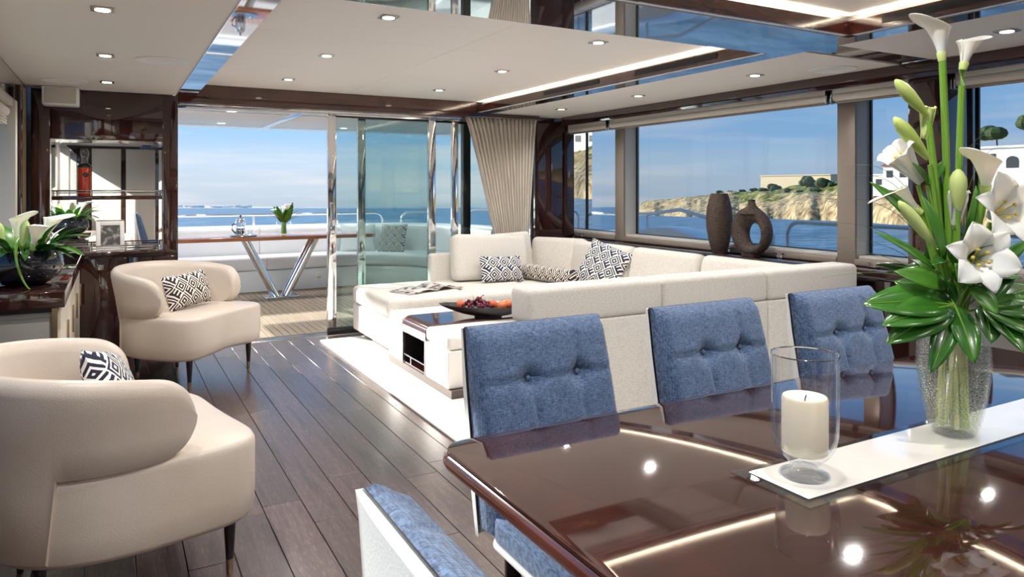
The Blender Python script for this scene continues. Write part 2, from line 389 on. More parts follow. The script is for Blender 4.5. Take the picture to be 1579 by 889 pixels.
def sea_mat():
    m = bpy.data.materials.new('sea_water'); m.use_nodes = True; t = m.node_tree; b = t.nodes['Principled BSDF']; L = t.links.new
    c = N(t, 'ShaderNodeTexCoord'); mpg = N(t, 'ShaderNodeMapping'); mpg.inputs['Scale'].default_value = (0.35, 0.8, 1); mpg.inputs['Rotation'].default_value = (0, 0, R(-30)); L(c.outputs['Object'], mpg.inputs[0])
    n = N(t, 'ShaderNodeTexNoise'); n.inputs['Scale'].default_value = 0.5; n.inputs['Detail'].default_value = 7; n.inputs['Roughness'].default_value = 0.62; L(mpg.outputs[0], n.inputs[0])
    r = N(t, 'ShaderNodeValToRGB'); r.color_ramp.elements[0].position = 0.36; r.color_ramp.elements[0].color = lin('46667A'); r.color_ramp.elements[1].position = 0.66; r.color_ramp.elements[1].color = lin('8AA6B6'); L(n.outputs['Fac'], r.inputs[0]); L(r.outputs[0], b.inputs['Base Color'])
    b.inputs['Roughness'].default_value = 0.45; b.inputs['Specular IOR Level'].default_value = 0.25
    bp = N(t, 'ShaderNodeBump'); bp.inputs['Strength'].default_value = 0.6; bp.inputs['Distance'].default_value = 0.6; L(n.outputs['Fac'], bp.inputs['Height']); L(bp.outputs[0], b.inputs['Normal'])
    M['sea_water'] = m
sea_mat()
def coast_mat():
    m = bpy.data.materials.new('coast'); m.use_nodes = True; t = m.node_tree; b = t.nodes['Principled BSDF']; L = t.links.new
    c = N(t, 'ShaderNodeTexCoord'); at = N(t, 'ShaderNodeAttribute'); at.attribute_name = 'green'
    n = N(t, 'ShaderNodeTexNoise'); n.inputs['Scale'].default_value = 0.16; n.inputs['Detail'].default_value = 8; L(c.outputs['Object'], n.inputs[0])
    n3 = N(t, 'ShaderNodeTexNoise'); n3.inputs['Scale'].default_value = 0.5; n3.inputs['Detail'].default_value = 8; L(c.outputs['Object'], n3.inputs[0])
    r = N(t, 'ShaderNodeValToRGB'); r.color_ramp.elements[0].position = 0.35; r.color_ramp.elements[0].color = lin('8E7250'); r.color_ramp.elements[1].position = 0.62; r.color_ramp.elements[1].color = lin('D8BC8E'); L(n3.outputs['Fac'], r.inputs[0])
    g = N(t, 'ShaderNodeValToRGB'); g.color_ramp.elements[0].position = 0.4; g.color_ramp.elements[0].color = lin('56602C'); g.color_ramp.elements[1].position = 0.62; g.color_ramp.elements[1].color = lin('8C8A4C'); L(n3.outputs['Fac'], g.inputs[0])
    ad = N(t, 'ShaderNodeMath', operation='ADD'); L(at.outputs['Fac'], ad.inputs[0]); L(n.outputs['Fac'], ad.inputs[1])
    mr = N(t, 'ShaderNodeMapRange'); mr.inputs[1].default_value = 0.93; mr.inputs[2].default_value = 1.07; L(ad.outputs[0], mr.inputs[0])
    mx_ = N(t, 'ShaderNodeMixRGB'); L(mr.outputs[0], mx_.inputs[0]); L(r.outputs[0], mx_.inputs[1]); L(g.outputs[0], mx_.inputs[2]); L(mx_.outputs[0], b.inputs['Base Color'])
    b.inputs['Roughness'].default_value = 0.95; b.inputs['Specular IOR Level'].default_value = 0.1; M['coast'] = m
    bp = N(t, 'ShaderNodeBump'); bp.inputs['Strength'].default_value = 0.5; bp.inputs['Distance'].default_value = 2.0; L(n3.outputs['Fac'], bp.inputs['Height']); L(bp.outputs[0], b.inputs['Normal'])
coast_mat()
# ================================================================== THE SETTING
FWD, AFT, PORT, STB, CEIL = -1.6, 6.6, -0.57, 4.41, 2.10

# ---- floor of dark limed planks
floor = MB().box(PORT - 0.1, STB + 0.3, FWD - 0.1, AFT + 0.06, -0.10, -0.0125).build('floor', 'black')
tag(floor, kind='structure')
plank_mesh = {}
x = PORT; W_P = 0.16; i = 0
while x < STB - 0.01:
    w = min(W_P, STB - x)
    y = FWD - random.random() * 1.2
    while y < AFT:
        L_ = random.choice((1.1, 1.35, 1.6, 1.85))
        y0, y1 = max(y, FWD), min(y + L_, AFT)
        if y1 - y0 > 0.05:
            key = (round(w, 3), round(y1 - y0, 2))
            if key not in plank_mesh:
                p = MB().box(0.0012, w - 0.0012, 0.0012, y1 - y0 - 0.0012, -0.0125, 0, bev=0.0016, seg=1).build('plank', 'floor_wood', floor)
                plank_mesh[key] = p.data
            else:
                p = bpy.data.objects.new('plank', plank_mesh[key]); COL.objects.link(p); p.parent = floor
            p.location = (x, y0, 0)
        y += L_
    x += W_P

# ---- terrace deck of narrow teak strips
deck = MB().box(-0.9, 5.0, AFT + 0.06, 11.7, -0.12, -0.008).build('floor_terrace', 'caulk'); tag(deck, kind='structure')
dp = None
for k in range(86):
    X0 = -0.75 + k * 0.066
    if dp is None:
        q = MB().box(0.003, 0.063, 0, 4.85, -0.008, 0.0, bev=0.001, seg=1).build('plank', 'teak_deck', deck); dp = q.data
    else:
        q = bpy.data.objects.new('plank', dp); COL.objects.link(q); q.parent = deck
    q.location = (X0, 6.74, 0)
MB().box(0.46, 3.95, 6.55, 6.74, -0.01, 0.004, bev=0.002).build('threshold', 'steel', deck)

# ---- ceiling
ceil = MB().box(PORT - 0.15, STB + 0.4, FWD - 0.15, AFT + 0.15, 2.34, 2.42).build('ceiling', 'white_paint'); tag(ceil, kind='structure')
def cpart(n, mat, *a, **k):
    return MB().box(*a, **k).build(n, mat, ceil)
for y0, y1 in ((FWD, 0.6), (0.604, 2.8), (2.804, 4.9), (4.904, 6.45)):
    cpart('soffit_panel', 'ceiling_cream', PORT, 0.446, y0, y1, 2.10, 2.14, bev=0.002, seg=1)
for y0, y1 in ((FWD, 0.4), (0.404, 2.50), (2.71, 4.9), (4.904, 6.6)):
    cpart('soffit_panel', 'ceiling_cream', 3.335, 4.24, y0, y1, 2.10, 2.14, bev=0.002, seg=1)
cpart('soffit_backing', 'lacquer', PORT - 0.1, 0.45, FWD, 6.5, 2.14, 2.34)
cpart('soffit_backing', 'lacquer', 3.33, STB + 0.3, FWD, 6.6, 2.14, 2.34)
cpart('gloss_band', 'mirror_lacquer', 0.45, 0.585, FWD, 6.5, 2.095, 2.34)
cpart('gloss_band', 'mirror_lacquer', 3.20, 3.33, FWD, 6.5, 2.095, 2.34)
cpart('gloss_band', 'mirror_lacquer', 3.335, 4.24, 2.505, 2.705, 2.105, 2.14)
cpart('cross_beam', 'mirror_lacquer', 0.586, 3.199, 2.33, 2.83, 2.095, 2.34)
cpart('cross_beam', 'mirror_lacquer', 0.586, 3.199, FWD, FWD + 0.35, 2.095, 2.34)
# dark wood faces of the two coffers, the starboard ones with air slots
cpart('coffer_face', 'lacquer_red', 3.163, 3.174, 2.831, 6.45, 2.10, 2.167); cpart('cove_ledge', 'white_paint', 3.175, 3.199, 2.831, 6.45, 2.10, 2.150)
cpart('coffer_face', 'lacquer_red', 3.163, 3.174, FWD + 0.36, 2.329, 2.10, 2.167); cpart('cove_ledge', 'white_paint', 3.175, 3.199, FWD + 0.36, 2.29, 2.10, 2.150)
cpart('coffer_face', 'lacquer_red', 0.586, 3.164, 6.45, 6.5, 2.10, 2.34)
cpart('coffer_face', 'lacquer_red', 0.586, 3.162, 2.295, 2.305, 2.10, 2.167); cpart('cove_ledge', 'white_paint', 0.586, 3.162, 2.306, 2.329, 2.10, 2.150)
for y0, y1 in ((4.38, 5.16), (3.18, 3.95), (1.35, 2.12), (0.1, 0.9)):
    cpart('air_slot', 'black', 3.158, 3.164, y0, y1, 2.122, 2.158)
cpart('trim_strip', 'chrome', 0.444, 0.450, FWD, 6.5, 2.094, 2.11)
# cream coffer panels, each a field of boards
for (Y0, Y1) in ((2.835, 6.445), (FWD + 0.36, 2.328)):
    n = 3
    for k in range(n):
        a, b = lerp(Y0, Y1, k / n), lerp(Y0, Y1, (k + 1) / n)
        for (xa, xb) in ((0.59, 1.84), (1.842, 3.198)):
            cpart('coffer_panel', 'coffer_cream', xa, xb, a + 0.001, b - 0.001, 2.20, 2.24, bev=0.001, seg=1)
def area(name, loc, sx, sy, rot, watts, col=(1, 0.86, 0.66)):
    d = bpy.data.lights.new(name, 'AREA'); d.shape = 'RECTANGLE'; d.size = sx; d.size_y = sy; d.energy = watts; d.color = col
    o = bpy.data.objects.new(name, d); COL.objects.link(o); o.location = loc; o.rotation_euler = rot; return o
# LED coves: strip + its light, tucked behind the wood face lip
for nme, yc, ln in (('a', 4.64, 3.5), ('b', 0.55, 3.4)):
    cpart('cove_strip', 'cove_glow', 3.180, 3.194, yc - ln / 2, yc + ln / 2, 2.150, 2.153)
    l = area('cove_lamp', (3.186, yc, 2.157), 0.012, ln, (0, R(-150), 0), COVE_W)
l = area('cove_lamp', (1.88, 2.317, 2.157), 2.5, 0.012, (R(150), 0, 0), COVE_W * 0.7)

# recessed downlights and round ceiling loudspeakers
def downlight(x_, y_, z_, label, group, watts=None):
    t = thing('downlight', label, 'ceiling light', (x_, y_, z_), 0, group)
    b = MB(); b.prism(rrect(-0.045, 0.045, -0.045, 0.045, 0.006, 2), 'z', -0.006, 0.0, bev=0.002, seg=1); b.build('bezel', 'steel', t)
    MB().lathe([(0.03, -0.008), (0.03, -0.0065)], 20).build('lens', 'lamp_glow', t)
    d = bpy.data.lights.new('downlight_lamp', 'SPOT'); d.energy = watts or SPOT_W; d.spot_size = R(150); d.spot_blend = 0.9; d.color = (1, 0.96, 0.91); d.shadow_soft_size = 0.022
    o = bpy.data.objects.new('downlight_lamp', d); COL.objects.link(o); o.parent = t; o.location = (0, 0, -0.03)
DY = (-0.2, 1.1, 2.30, 3.48, 4.68, 5.86)
for yy in DY: downlight(-0.04, yy, 2.10, 'square steel downlight in the cream soffit above the armchairs and sideboard', 'downlights over the armchairs')
for yy in (-0.2, 0.75, 1.87, 3.417, 4.635, 5.79): downlight(3.74, yy, 2.10, 'square steel downlight in the soffit beside the blinds of the picture windows', 'downlights beside the blinds')
for yy in (3.44, 4.63, 5.79):
    for xx in (1.20, 2.48): downlight(xx, yy, 2.20, 'square steel downlight in the coffer over the sofa group', 'downlights over the sofa')
for yy in (-0.2, 0.95, 1.75):
    for xx in (1.20, 2.48): downlight(xx, yy, 2.20, 'square steel downlight in the coffer over the dining table', 'downlights over the table')
for (x_, y_, lb) in ((0.25, 4.73, 'round white flush ceiling loudspeaker beside the mirror strip'), (-0.30, 5.95, 'round white flush ceiling loudspeaker beside the white wall loudspeaker box'), (4.0, 3.02, 'round white flush ceiling loudspeaker near the dark pillar')):
    t = thing('ceiling_loudspeaker', lb, 'loudspeaker', (x_, y_, 2.10))
    MB().lathe([(0.142, 0.0), (0.142, -0.004), (0.135, -0.006), (0.13, -0.004), (0.0, -0.004)], 40).build('grille', 'white_paint', t)
    MB().lathe([(0.146, 0.0), (0.146, -0.003), (0.142, -0.003)], 40).build('rim', 'ceiling_cream', t)
t = thing('wall_loudspeaker', 'small white loudspeaker box under the soffit over the bar niche', 'loudspeaker', (-0.343, 6.36, 1.96))
MB().box(-0.118, 0.118, -0.09, 0.085, 0, 0.138, bev=0.012, seg=3).build('cabinet', 'white_paint', t)
MB().box(-0.10, 0.10, -0.094, -0.089, 0.012, 0.126, bev=0.003, seg=1).build('grille', 'frame_beige', t)

# ---- starboard wall: low wall, sill, window frames, glass, pillar, pelmet
wr = MB().box(STB, STB + 0.22, FWD, AFT + 0.1, -0.1, 0.815).build('wall_right', 'lacquer'); tag(wr, kind='structure')
def wpart(n, mat, *a, parent=wr, **k): return MB().box(*a, **k).build(n, mat, parent)
for y0, y1 in ((2.70, 4.6), (4.604, 6.55), (FWD, 0.4), (0.404, 2.46)):
    wpart('wall_panel', 'lacquer' if y0 > 2.5 else 'grey_panel', STB - 0.02, STB - 0.001, y0, y1, 0.42 if y0 < 2.5 else 0.02, 0.74, bev=0.002, seg=1)
for y0, y1 in ((FWD, 0.4), (0.404, 2.46)):
    wpart('wall_panel', 'lacquer', STB - 0.035, STB - 0.001, y0, y1, 0.02, 0.41, bev=0.002, seg=1)
sill = MB().box(4.22, 4.415, FWD, AFT - 0.02, 0.785, 0.82, bev=0.006).build('trim_1', 'lacquer'); tag(sill, kind='structure')
# tall mullions, bottom and top rails
def mullion(parent, y0, y1):
    MB().box(4.43, 4.452, y0, y1, 0.82, 2.05, bev=0.004).build('mullion_face', 'frame_taupe', parent)
    MB().box(4.453, 4.63, y0 + 0.004, y1 - 0.004, 0.82, 2.05, bev=0.003).build('mullion', 'frame_beige', parent)  # sides paler than the face: light falling on them is put into the colour
wins = [('window_1', 5.86, 6.58), ('window_2', 3.31, 5.72), ('window_3', 2.46, 3.17), ('window_4', 0.35, 2.46), ('window_5', FWD, 0.15)]
for nme, y0, y1 in wins:
    w_ = MB().box(4.42, 4.60, y0, y1, 0.82, 0.865, bev=0.008).build(nme, 'frame_taupe'); tag(w_, kind='structure')
    MB().box(4.46, 4.61, y0, y1, 0.865, 0.885, bev=0.003).build('bottom_rail', 'frame_beige', w_)
    MB().box(4.42, 4.62, y0, y1, 1.97, 2.1).build('top_rail', 'frame_taupe', w_)
    MB().box(4.598, 4.604, y0, y1, 0.86, 2.0).build('pane', 'glass_window', w_)
    MB().box(4.585, 4.60, y0, y0 + 0.012, 0.885, 1.98).build('gasket', 'black', w_)
    MB().box(4.585, 4.60, y1 - 0.012, y1, 0.885, 1.98).build('gasket', 'black', w_)
    MB().box(4.585, 4.60, y0, y1, 0.885, 0.893).build('gasket', 'black', w_)
    if nme == 'window_2': mullion(w_, 5.72, 5.86)
    if nme == 'window_3': mullion(w_, 3.17, 3.31)
    if nme == 'window_5': mullion(w_, 0.15, 0.35)
    for yy in ([lerp(y0, y1, 0.42), lerp(y0, y1, 0.2)] if y1 - y0 > 1 else [y1 - 0.15]):
        lt = MB(); lt.box(4.395, 4.425, yy - 0.035, yy + 0.035, 0.82, 0.826, bev=0.002, seg=1); lt.tube([(4.41, yy - 0.02, 0.826), (4.41, yy - 0.02, 0.845), (4.41, yy - 0.045, 0.855)], 0.005, 6); lt.tube([(4.41, yy + 0.02, 0.826), (4.41, yy + 0.02, 0.845), (4.41, yy + 0.045, 0.855)], 0.005, 6)
        lt.build('latch', 'chrome', w_)
    # roller blind with its cassette, drawn up
    bl = thing('roller_blind', {'window_1': 'rolled beige roller blind over the narrow window beside the curtain corner', 'window_2': 'long rolled beige roller blind over the picture window behind the carved vases', 'window_3': 'short rolled beige roller blind between the taupe mullion and the dark pillar', 'window_4': 'rolled beige roller blind on the dining side of the dark pillar', 'window_5': 'rolled beige roller blind over the window furthest from the sliding doors'}[nme], 'blind', (4.36, y0, 1.93), 0, 'roller blinds')
    ya, yb = 0.01, y1 - y0 - 0.01 + (0.12 if nme in ('window_2', 'window_3') else 0)
    MB().box(-0.03, 0.05, ya, yb, 0.062, 0.135, bev=0.006).build('cassette', 'frame_beige', bl)
    b_ = MB(); rows = [[Vector((0.034 * math.cos(a), yv, 0.045 + 0.034 * math.sin(a))) for a in [2 * math.pi * k / 18 for k in range(18)]] for yv in (ya + 0.01, yb - 0.01)]
    b_.surf(rows, cv=True, capu=True).build('roll', 'blind_cloth', bl)
    MB().box(-0.012, 0.012, ya + 0.01, yb - 0.01, -0.004, 0.016, bev=0.004).build('bottom_bar', 'frame_taupe', bl)
    for yv in (ya, yb): MB().box(-0.036, 0.04, yv - 0.008, yv + 0.008, 0.0, 0.10, bev=0.004).build('bracket', 'steel', bl)
pel = MB().box(4.20, 4.24, FWD, AFT - 0.1, 2.005, 2.10, bev=0.004).build('trim_2', 'lacquer'); tag(pel, kind='structure')
pil = MB().box(4.25, 4.66, 2.478, 2.683, 0.0, 2.10, bev=0.004).build('trim_3', 'lacquer'); tag(pil, kind='structure')
# bright polished reveal where the glass meets the aft bulkhead
rv = MB().box(4.42, 4.66, 6.585, 6.60, 0.82, 2.0).build('trim_4', 'mirror'); tag(rv, kind='structure')

# ---- aft bulkhead: dark panel to starboard, header, glass sliding doors
wa = MB().box(3.93, STB + 0.22, AFT, AFT + 0.1, -0.1, 2.34).build('wall_aft', 'lacquer'); tag(wa, kind='structure')
MB().box(3.95, 4.28, AFT - 0.012, AFT - 0.0005, 0.9, 2.04, bev=0.003).build('wall_panel', 'lacquer', wa)
MB().box(4.29, 4.40, AFT - 0.03, AFT - 0.0005, 0.83, 1.95, bev=0.003).build('wall_panel', 'lacquer', wa)
MB().box(0.46, 3.93, AFT - 0.095, AFT + 0.1, 2.055, 2.34).build('header', 'lacquer_red', wa)
tr = MB(); tr.box(0.46, 3.93, AFT - 0.05, AFT + 0.11, 2.035, 2.056, bev=0.004); tr.box(0.46, 3.93, AFT + 0.0, AFT + 0.04, 2.015, 2.036); tr.build('header_track', 'chrome', wa)
def glass_leaf(name, x0, x1, y, stiles, zt=2.03):
    d = MB().box(x0, x1, y - 0.02, y + 0.02, 0.004, 0.06, bev=0.004).build(name, 'black'); tag(d, kind='structure')
    for a, b in stiles: MB().box(a, b, y - 0.022, y + 0.022, 0.062, zt, bev=0.006).build('stile', 'chrome', d)
    MB().box(x0, x1, y - 0.012, y + 0.012, zt - 0.03, zt, bev=0.002).build('top_rail', 'black', d)
    MB().box(x0 + 0.02, x1 - 0.02, y - 0.004, y + 0.004, 0.06, zt - 0.03).build('pane', 'glass_door', d)
    return d
d1 = glass_leaf('door_1', 1.72, 2.79, 6.62, ((1.72, 1.80), (2.712, 2.79)))
d2 = glass_leaf('door_2', 2.02, 3.06, 6.675, ((2.02, 2.095), (2.99, 3.06)))
d3 = glass_leaf('door_3', 3.0, 3.93, 6.73, ((3.88, 3.93),))
h = MB(); h.tube([(1.745, 6.59, 0.98), (1.745, 6.56, 0.99), (1.745, 6.56, 1.20), (1.745, 6.59, 1.21)], 0.009, 8); h.box(1.735, 1.785, 6.59, 6.60, 0.90, 1.0, bev=0.004); h.build('door_handle', 'chrome', d1)
MB().box(3.17, 3.25, 6.76, 6.84, 0, 2.1, bev=0.005).build('post', 'black', d3)

# ---- port wall with its windows, and the forward wall
wl = MB().box(PORT - 0.2, PORT, FWD - 0.1, AFT + 0.1, -0.1, 0.88).build('wall_left', 'lacquer'); tag(wl, kind='structure')
MB().box(PORT - 0.2, PORT, FWD - 0.1, AFT, 1.93, 2.34).build('upper_wall', 'lacquer', wl)
MB().box(PORT - 0.2, PORT, 5.86, AFT + 0.1, 0.88, 1.93).build('wall_panel', 'lacquer', wl)
for k, (a, b) in enumerate(((5.90, 6.12), (6.13, 6.38))):
    MB().box(PORT - 0.001, PORT + 0.02, a, b, 0.9, 2.05, bev=0.004).build('wall_panel', 'lacquer', wl)
MB().box(PORT - 0.001, PORT + 0.028, 6.118, 6.132, 0.9, 2.05).build('trim_strip', 'brass', wl)
for nme, y0, y1 in (('window_6', 3.4, 5.86), ('window_7', 1.0, 3.2), ('window_8', FWD, 0.8)):
    w_ = MB().box(PORT - 0.18, PORT - 0.0, y0, y1, 0.88, 0.92, bev=0.004).build(nme, 'frame_beige'); tag(w_, kind='structure')
    MB().box(PORT - 0.12, PORT - 0.114, y0, y1, 0.9, 1.93).build('pane', 'glass_window', w_)
    MB().box(PORT - 0.18, PORT + 0.004, y1 - 0.10, y1, 0.9, 1.93, bev=0.004).build('mullion', 'frame_beige', w_)
    MB().box(PORT - 0.18, PORT - 0.002, y0 - 0.2, y0 + 0.04, 0.9, 1.93, bev=0.004).build('mullion', 'frame_beige', w_)
bl = thing('roller_blind', 'rolled beige roller blind over the window above the sideboard', 'blind', (PORT - 0.06, 3.45, 1.80), 0, 'roller blinds')
b_ = MB(); b_.surf([[Vector((0.036 * math.cos(a), yv, 0.05 + 0.036 * math.sin(a))) for a in [2 * math.pi * k / 18 for k in range(18)]] for yv in (0, 2.28)], cv=True, capu=True).build('roll', 'blind_cloth', bl)
for k in range(3): MB().box(-0.04, 0.02, 0, 2.28, 0.0 - 0.018 * k, 0.012 - 0.018 * k, bev=0.004).build('fold', 'blind_cloth', bl)
MB().box(-0.048, 0.05, -0.01, 2.30, 0.088, 0.15, bev=0.005).build('cassette', 'frame_beige', bl)
wf = MB().box(PORT - 0.2, STB + 0.3, FWD - 0.1, FWD, -0.1, 2.34).build('wall_forward', 'lacquer'); tag(wf, kind='structure')
for a, b, m_ in ((-0.56, -0.36, 'lacquer'), (-0.34, 0.12, 'cream_panel'), (0.2, 0.68, 'cream_panel'), (0.82, 1.6, 'lacquer'), (1.62, 2.9, 'cream_panel'), (2.92, 4.3, 'cream_panel')):
    MB().box(a, b, FWD + 0.001, FWD + 0.02, 0.03, 2.05, bev=0.003).build('wall_panel', m_, wf)

# ---- terrace: overhead, side returns, coamings
rf = MB().box(-0.9, 5.3, 6.71, 11.66, 2.25, 2.42, bev=0.02).build('ceiling_terrace', 'gel_white'); tag(rf, kind='structure')
for (xa, xb) in ((-0.7, 1.9), (2.05, 4.9)):
    for (ya, yb) in ((6.85, 9.0), (9.1, 11.2)): MB().box(xa, xb, ya, yb, 2.24, 2.2505, bev=0.003).build('soffit_panel', 'frame_beige', rf)
MB().box(1.93, 2.02, 6.9, 11.3, 2.235, 2.2505, bev=0.003).build('trim_strip', 'chrome', rf)
for (xx, yy) in ((1.2, 8.9), (1.3, 10.6), (3.0, 8.9), (3.0, 10.6)):
    t = thing('terrace_downlight', 'round white downlight under the terrace overhead', 'ceiling light', (xx, yy, 2.24), 0, 'terrace downlights')
    MB().lathe([(0.07, 0), (0.07, -0.006), (0.05, -0.008)], 20).build('bezel', 'white_paint', t)
    d = bpy.data.lights.new('terrace_lamp', 'SPOT'); d.energy = 50; d.spot_size = R(150); d.spot_blend = 0.9; d.color = (1, 0.97, 0.94); d.shadow_soft_size = 0.06
    o = bpy.data.objects.new('terrace_lamp', d); COL.objects.link(o); o.parent = t; o.location = (0, 0, -0.03)
    MB().lathe([(0.05, -0.0065), (0.05, -0.009)], 20).build('lens', 'lamp_glow', t)
hw = MB().box(-0.9, 0.44, AFT + 0.12, AFT + 0.3, -0.1, 2.3).build('wall_terrace', 'gel_white'); tag(hw, kind='structure')
# ================================================================== FURNITURE
# ---- rug
rug = MB().prism(rrect(1.585, 4.15, 2.3, 6.35, 0.01, 2), 'z', 0.0, 0.014, bev=0.005).build('rug', 'rug_pile')
tag(rug, 'large cream pile rug under the sofa group beside the dark planks', 'rug')

# ---- dining table
T = thing('dining_table', 'glossy dark lacquered dining table with rounded corners', 'table', (1.77, 1.012, 0))
def wbox(n, mat, par, *a, **k): return MB().box(*a, **k).build(n, mat, par, world=True)
MB().prism(rrect(0.665, 2.9, 0.46, 1.562, 0.07, 8), 'z', 0.742, 0.75, bev=0.003).build('table_top', 'table_gloss' if 'table_gloss' in M else 'lacquer', T, world=True)
edge = MB(); 
prof = [(0.0, 0.742), (0.006, 0.735), (0.008, 0.724), (0.004, 0.712), (-0.012, 0.706), (-0.05, 0.706)]
base = rrect(0.665, 2.9, 0.46, 1.562, 0.07, 8); cxm, cym = 1.7825, 1.011
def off(p, d):
    x_, y_ = p; sx = 1 if x_ > cxm else -1; sy = 1 if y_ > cym else -1
    return (x_ + sx * d * (1 if abs(x_ - cxm) > 1.045 else 0), y_ + sy * d * (1 if abs(y_ - cym) > 0.48 else 0))
edge.surf([[Vector((*off(p, d), z)) for p in base] for d, z in prof], cv=True).build('table_edge', 'lacquer_red', T, world=True)
for xx in (1.25, 2.3):
    MB().prism(rrect(xx - 0.16, xx + 0.16, 0.83, 1.19, 0.05, 5), 'z', 0.03, 0.707).build('pedestal', 'lacquer', T, world=True)
    MB().prism(rrect(xx - 0.24, xx + 0.24, 0.78, 1.24, 0.06, 5), 'z', 0.0, 0.03, bev=0.006).build('foot_plate', 'steel', T, world=True)

# ---- runner of white glass with a clear border
rn = thing('table_runner', 'long white glass runner with clear border lying along the dining table', 'table runner', (1.9, 1.006, 0.7505))
MB().prism(rrect(1.137, 2.75, 0.907, 1.105, 0.002, 2), 'z', 0.7505, 0.7525).build('glass_border', 'glass_clear', rn, world=True)
MB().prism(rrect(1.165, 2.72, 0.932, 1.082, 0.002, 2), 'z', 0.7528, 0.7548, bev=0.0006, seg=1).build('white_field', 'runner_white', rn, world=True)

# ---- dining chairs: blue woven tufted front, white leather shell, local front = +X
def make_chair():
    t = thing('dining_chair', 'x', 'chair')
    Wd = 0.228
    def xc(z): return -0.245 - (z - 0.42) * 0.226           # centre line of the reclined back
    def thk(z): return interp(z, (0.42, 0.55, 0.80, 0.93), (0.13, 0.12, 0.10, 0.072))
    z0, z1 = 0.42, 0.948; nz, ny = 44, 40; BZ_ = 0.80; BY_ = (-0.065, 0.105)
    front = MB(); rows = []
    for i in range(nz + 1):
        z = lerp(z0, z1, i / nz); row = []
        for j in range(ny + 1):
            v = -1 + 2 * j / ny; y = v * Wd
            d = thk(z)
            r_top = max(0, (z - (z1 - 0.035)) / 0.035); r_side = max(0, (abs(v) - 0.88) / 0.12)
            e = math.sqrt(max(0.0, 1 - min(1, r_top ** 2 + r_side ** 2)))
            xx = xc(z) + d * 0.5 * e; fade = min(1, (1 - abs(v)) * 6)
            for k_, by in enumerate(BY_):
                q = ((y - by) ** 2 + (z - BZ_) ** 2); xx -= 0.030 * math.exp(-q / 0.0008)
                g = abs(y - by - 0.02 * math.sin(max(0, BZ_ - z) * 5) * (1 if k_ == 0 else 0.3))
                if z < BZ_: xx -= 0.011 * math.exp(-(g / 0.008) ** 2) * min(1, (BZ_ - z) * 14)
            xx -= 0.010 * math.exp(-((z - BZ_) / 0.009) ** 2) * fade
            if z > BZ_: xx -= 0.007 * math.exp(-((y - BY_[1] + 0.1 * (z - BZ_)) / 0.008) ** 2)
            row.append(Vector((xx, y, z)))
        rows.append(row)
    front.surf(rows)
    # sides, top and inner return to the shell
    ring = [r[0] for r in rows] + rows[-1][1:-1] + [r[-1] for r in rows[::-1]]
    back = []
    for p in ring: back.append(Vector((xc(p.z) - thk(p.z) * 0.36, p.y, p.z)))
    front.surf([ring, [Vector((lerp(a.x, b.x, 0.5), a.y * 1.004, a.z + (0.004 if a.z > 0.94 else 0))) for a, b in zip(ring, back)], back])
    bk = front.build('backrest', 'blue_cloth', t, smooth=50)
    # piping where the cloth meets the shell
    MB().tube([Vector((p.x, p.y, p.z)) for p in back], 0.0022, 6).build('piping', 'black', bk)
    for by in BY_: MB().ball((xc(BZ_) + thk(BZ_) * 0.5 - 0.028, by, BZ_), 0.009, 0.6, 1, 1).build('button', 'blue_cloth', bk)
    # white shell behind
    sh = MB(); rows = []
    for i in range(17):
        z = lerp(0.39, 0.946, i / 16); row = []
        for j in range(17):
            v = -1 + 2 * j / 16; y = v * (Wd + 0.007)
            bulge = 0.5 + 0.12 * (1 - abs(v) ** 4) + (0.10 * math.sin(math.pi * (z - 0.39) / 0.56))
            row.append(Vector((xc(z) - thk(z) * min(bulge, 0.72), y, z)))
        rows.append(row)
    ring_i = [[Vector((xc(p.z) - thk(p.z) * 0.36, p.y, p.z)) for p in r] for r in rows]
    sh.surf(rows); per = [r[0] for r in rows] + rows[-1][1:-1] + [r[-1] for r in rows[::-1]]; peri = [r[0] for r in ring_i] + ring_i[-1][1:-1] + [r[-1] for r in ring_i[::-1]]
    sh.surf([per, peri]).build('shell', 'white_leather', t, smooth=50)
    # seat cushion on a white-edged pan
    st = MB().prism(rrect(-0.20, 0.27, -Wd + 0.012, Wd - 0.012, 0.05, 6), 'z', 0.43, 0.52, bev=0.03, seg=4).build('seat', 'blue_cloth', t, smooth=60)
    MB().prism(rrect(-0.235, 0.262, -Wd, Wd, 0.045, 6), 'z', 0.408, 0.47, bev=0.01, seg=2).build('seat_side', 'blue_cloth', t, smooth=60)
    MB().prism(rrect(-0.24, 0.268, -Wd - 0.003, Wd + 0.003, 0.045, 6), 'z', 0.393, 0.408, bev=0.004).build('seat_pan', 'white_leather', t)
    for sx, sy in ((0.21, 0.19), (0.21, -0.19), (-0.17, 0.19), (-0.17, -0.19)):
        MB().lathe([(0.012, 0), (0.014, 0.004), (0.024, 0.395)], 10, (sx, sy, 0)).build('leg', 'dark_leg', t)
    return t
ch = make_chair()
spots = [(1.112, 1.49, -90, 'blue tufted dining chair at the rounded table corner beside the planks'),
         (1.79, 1.49, -90, 'blue tufted dining chair in the middle of the row before the sofa back'),
         (2.465, 1.49, -90, 'blue tufted dining chair behind the tall flower vase'),
         (0.683, 0.71, 0, 'blue tufted dining chair at the table end, white shell turned to the armchairs')]
for k, (x_, y_, a, lb) in enumerate(spots):
    o = ch if k == 0 else copy_tree(ch)
    o.location = (x_, y_, 0); o.rotation_euler = (0, 0, R(a)); tag(o, lb, 'chair', 'dining chairs')

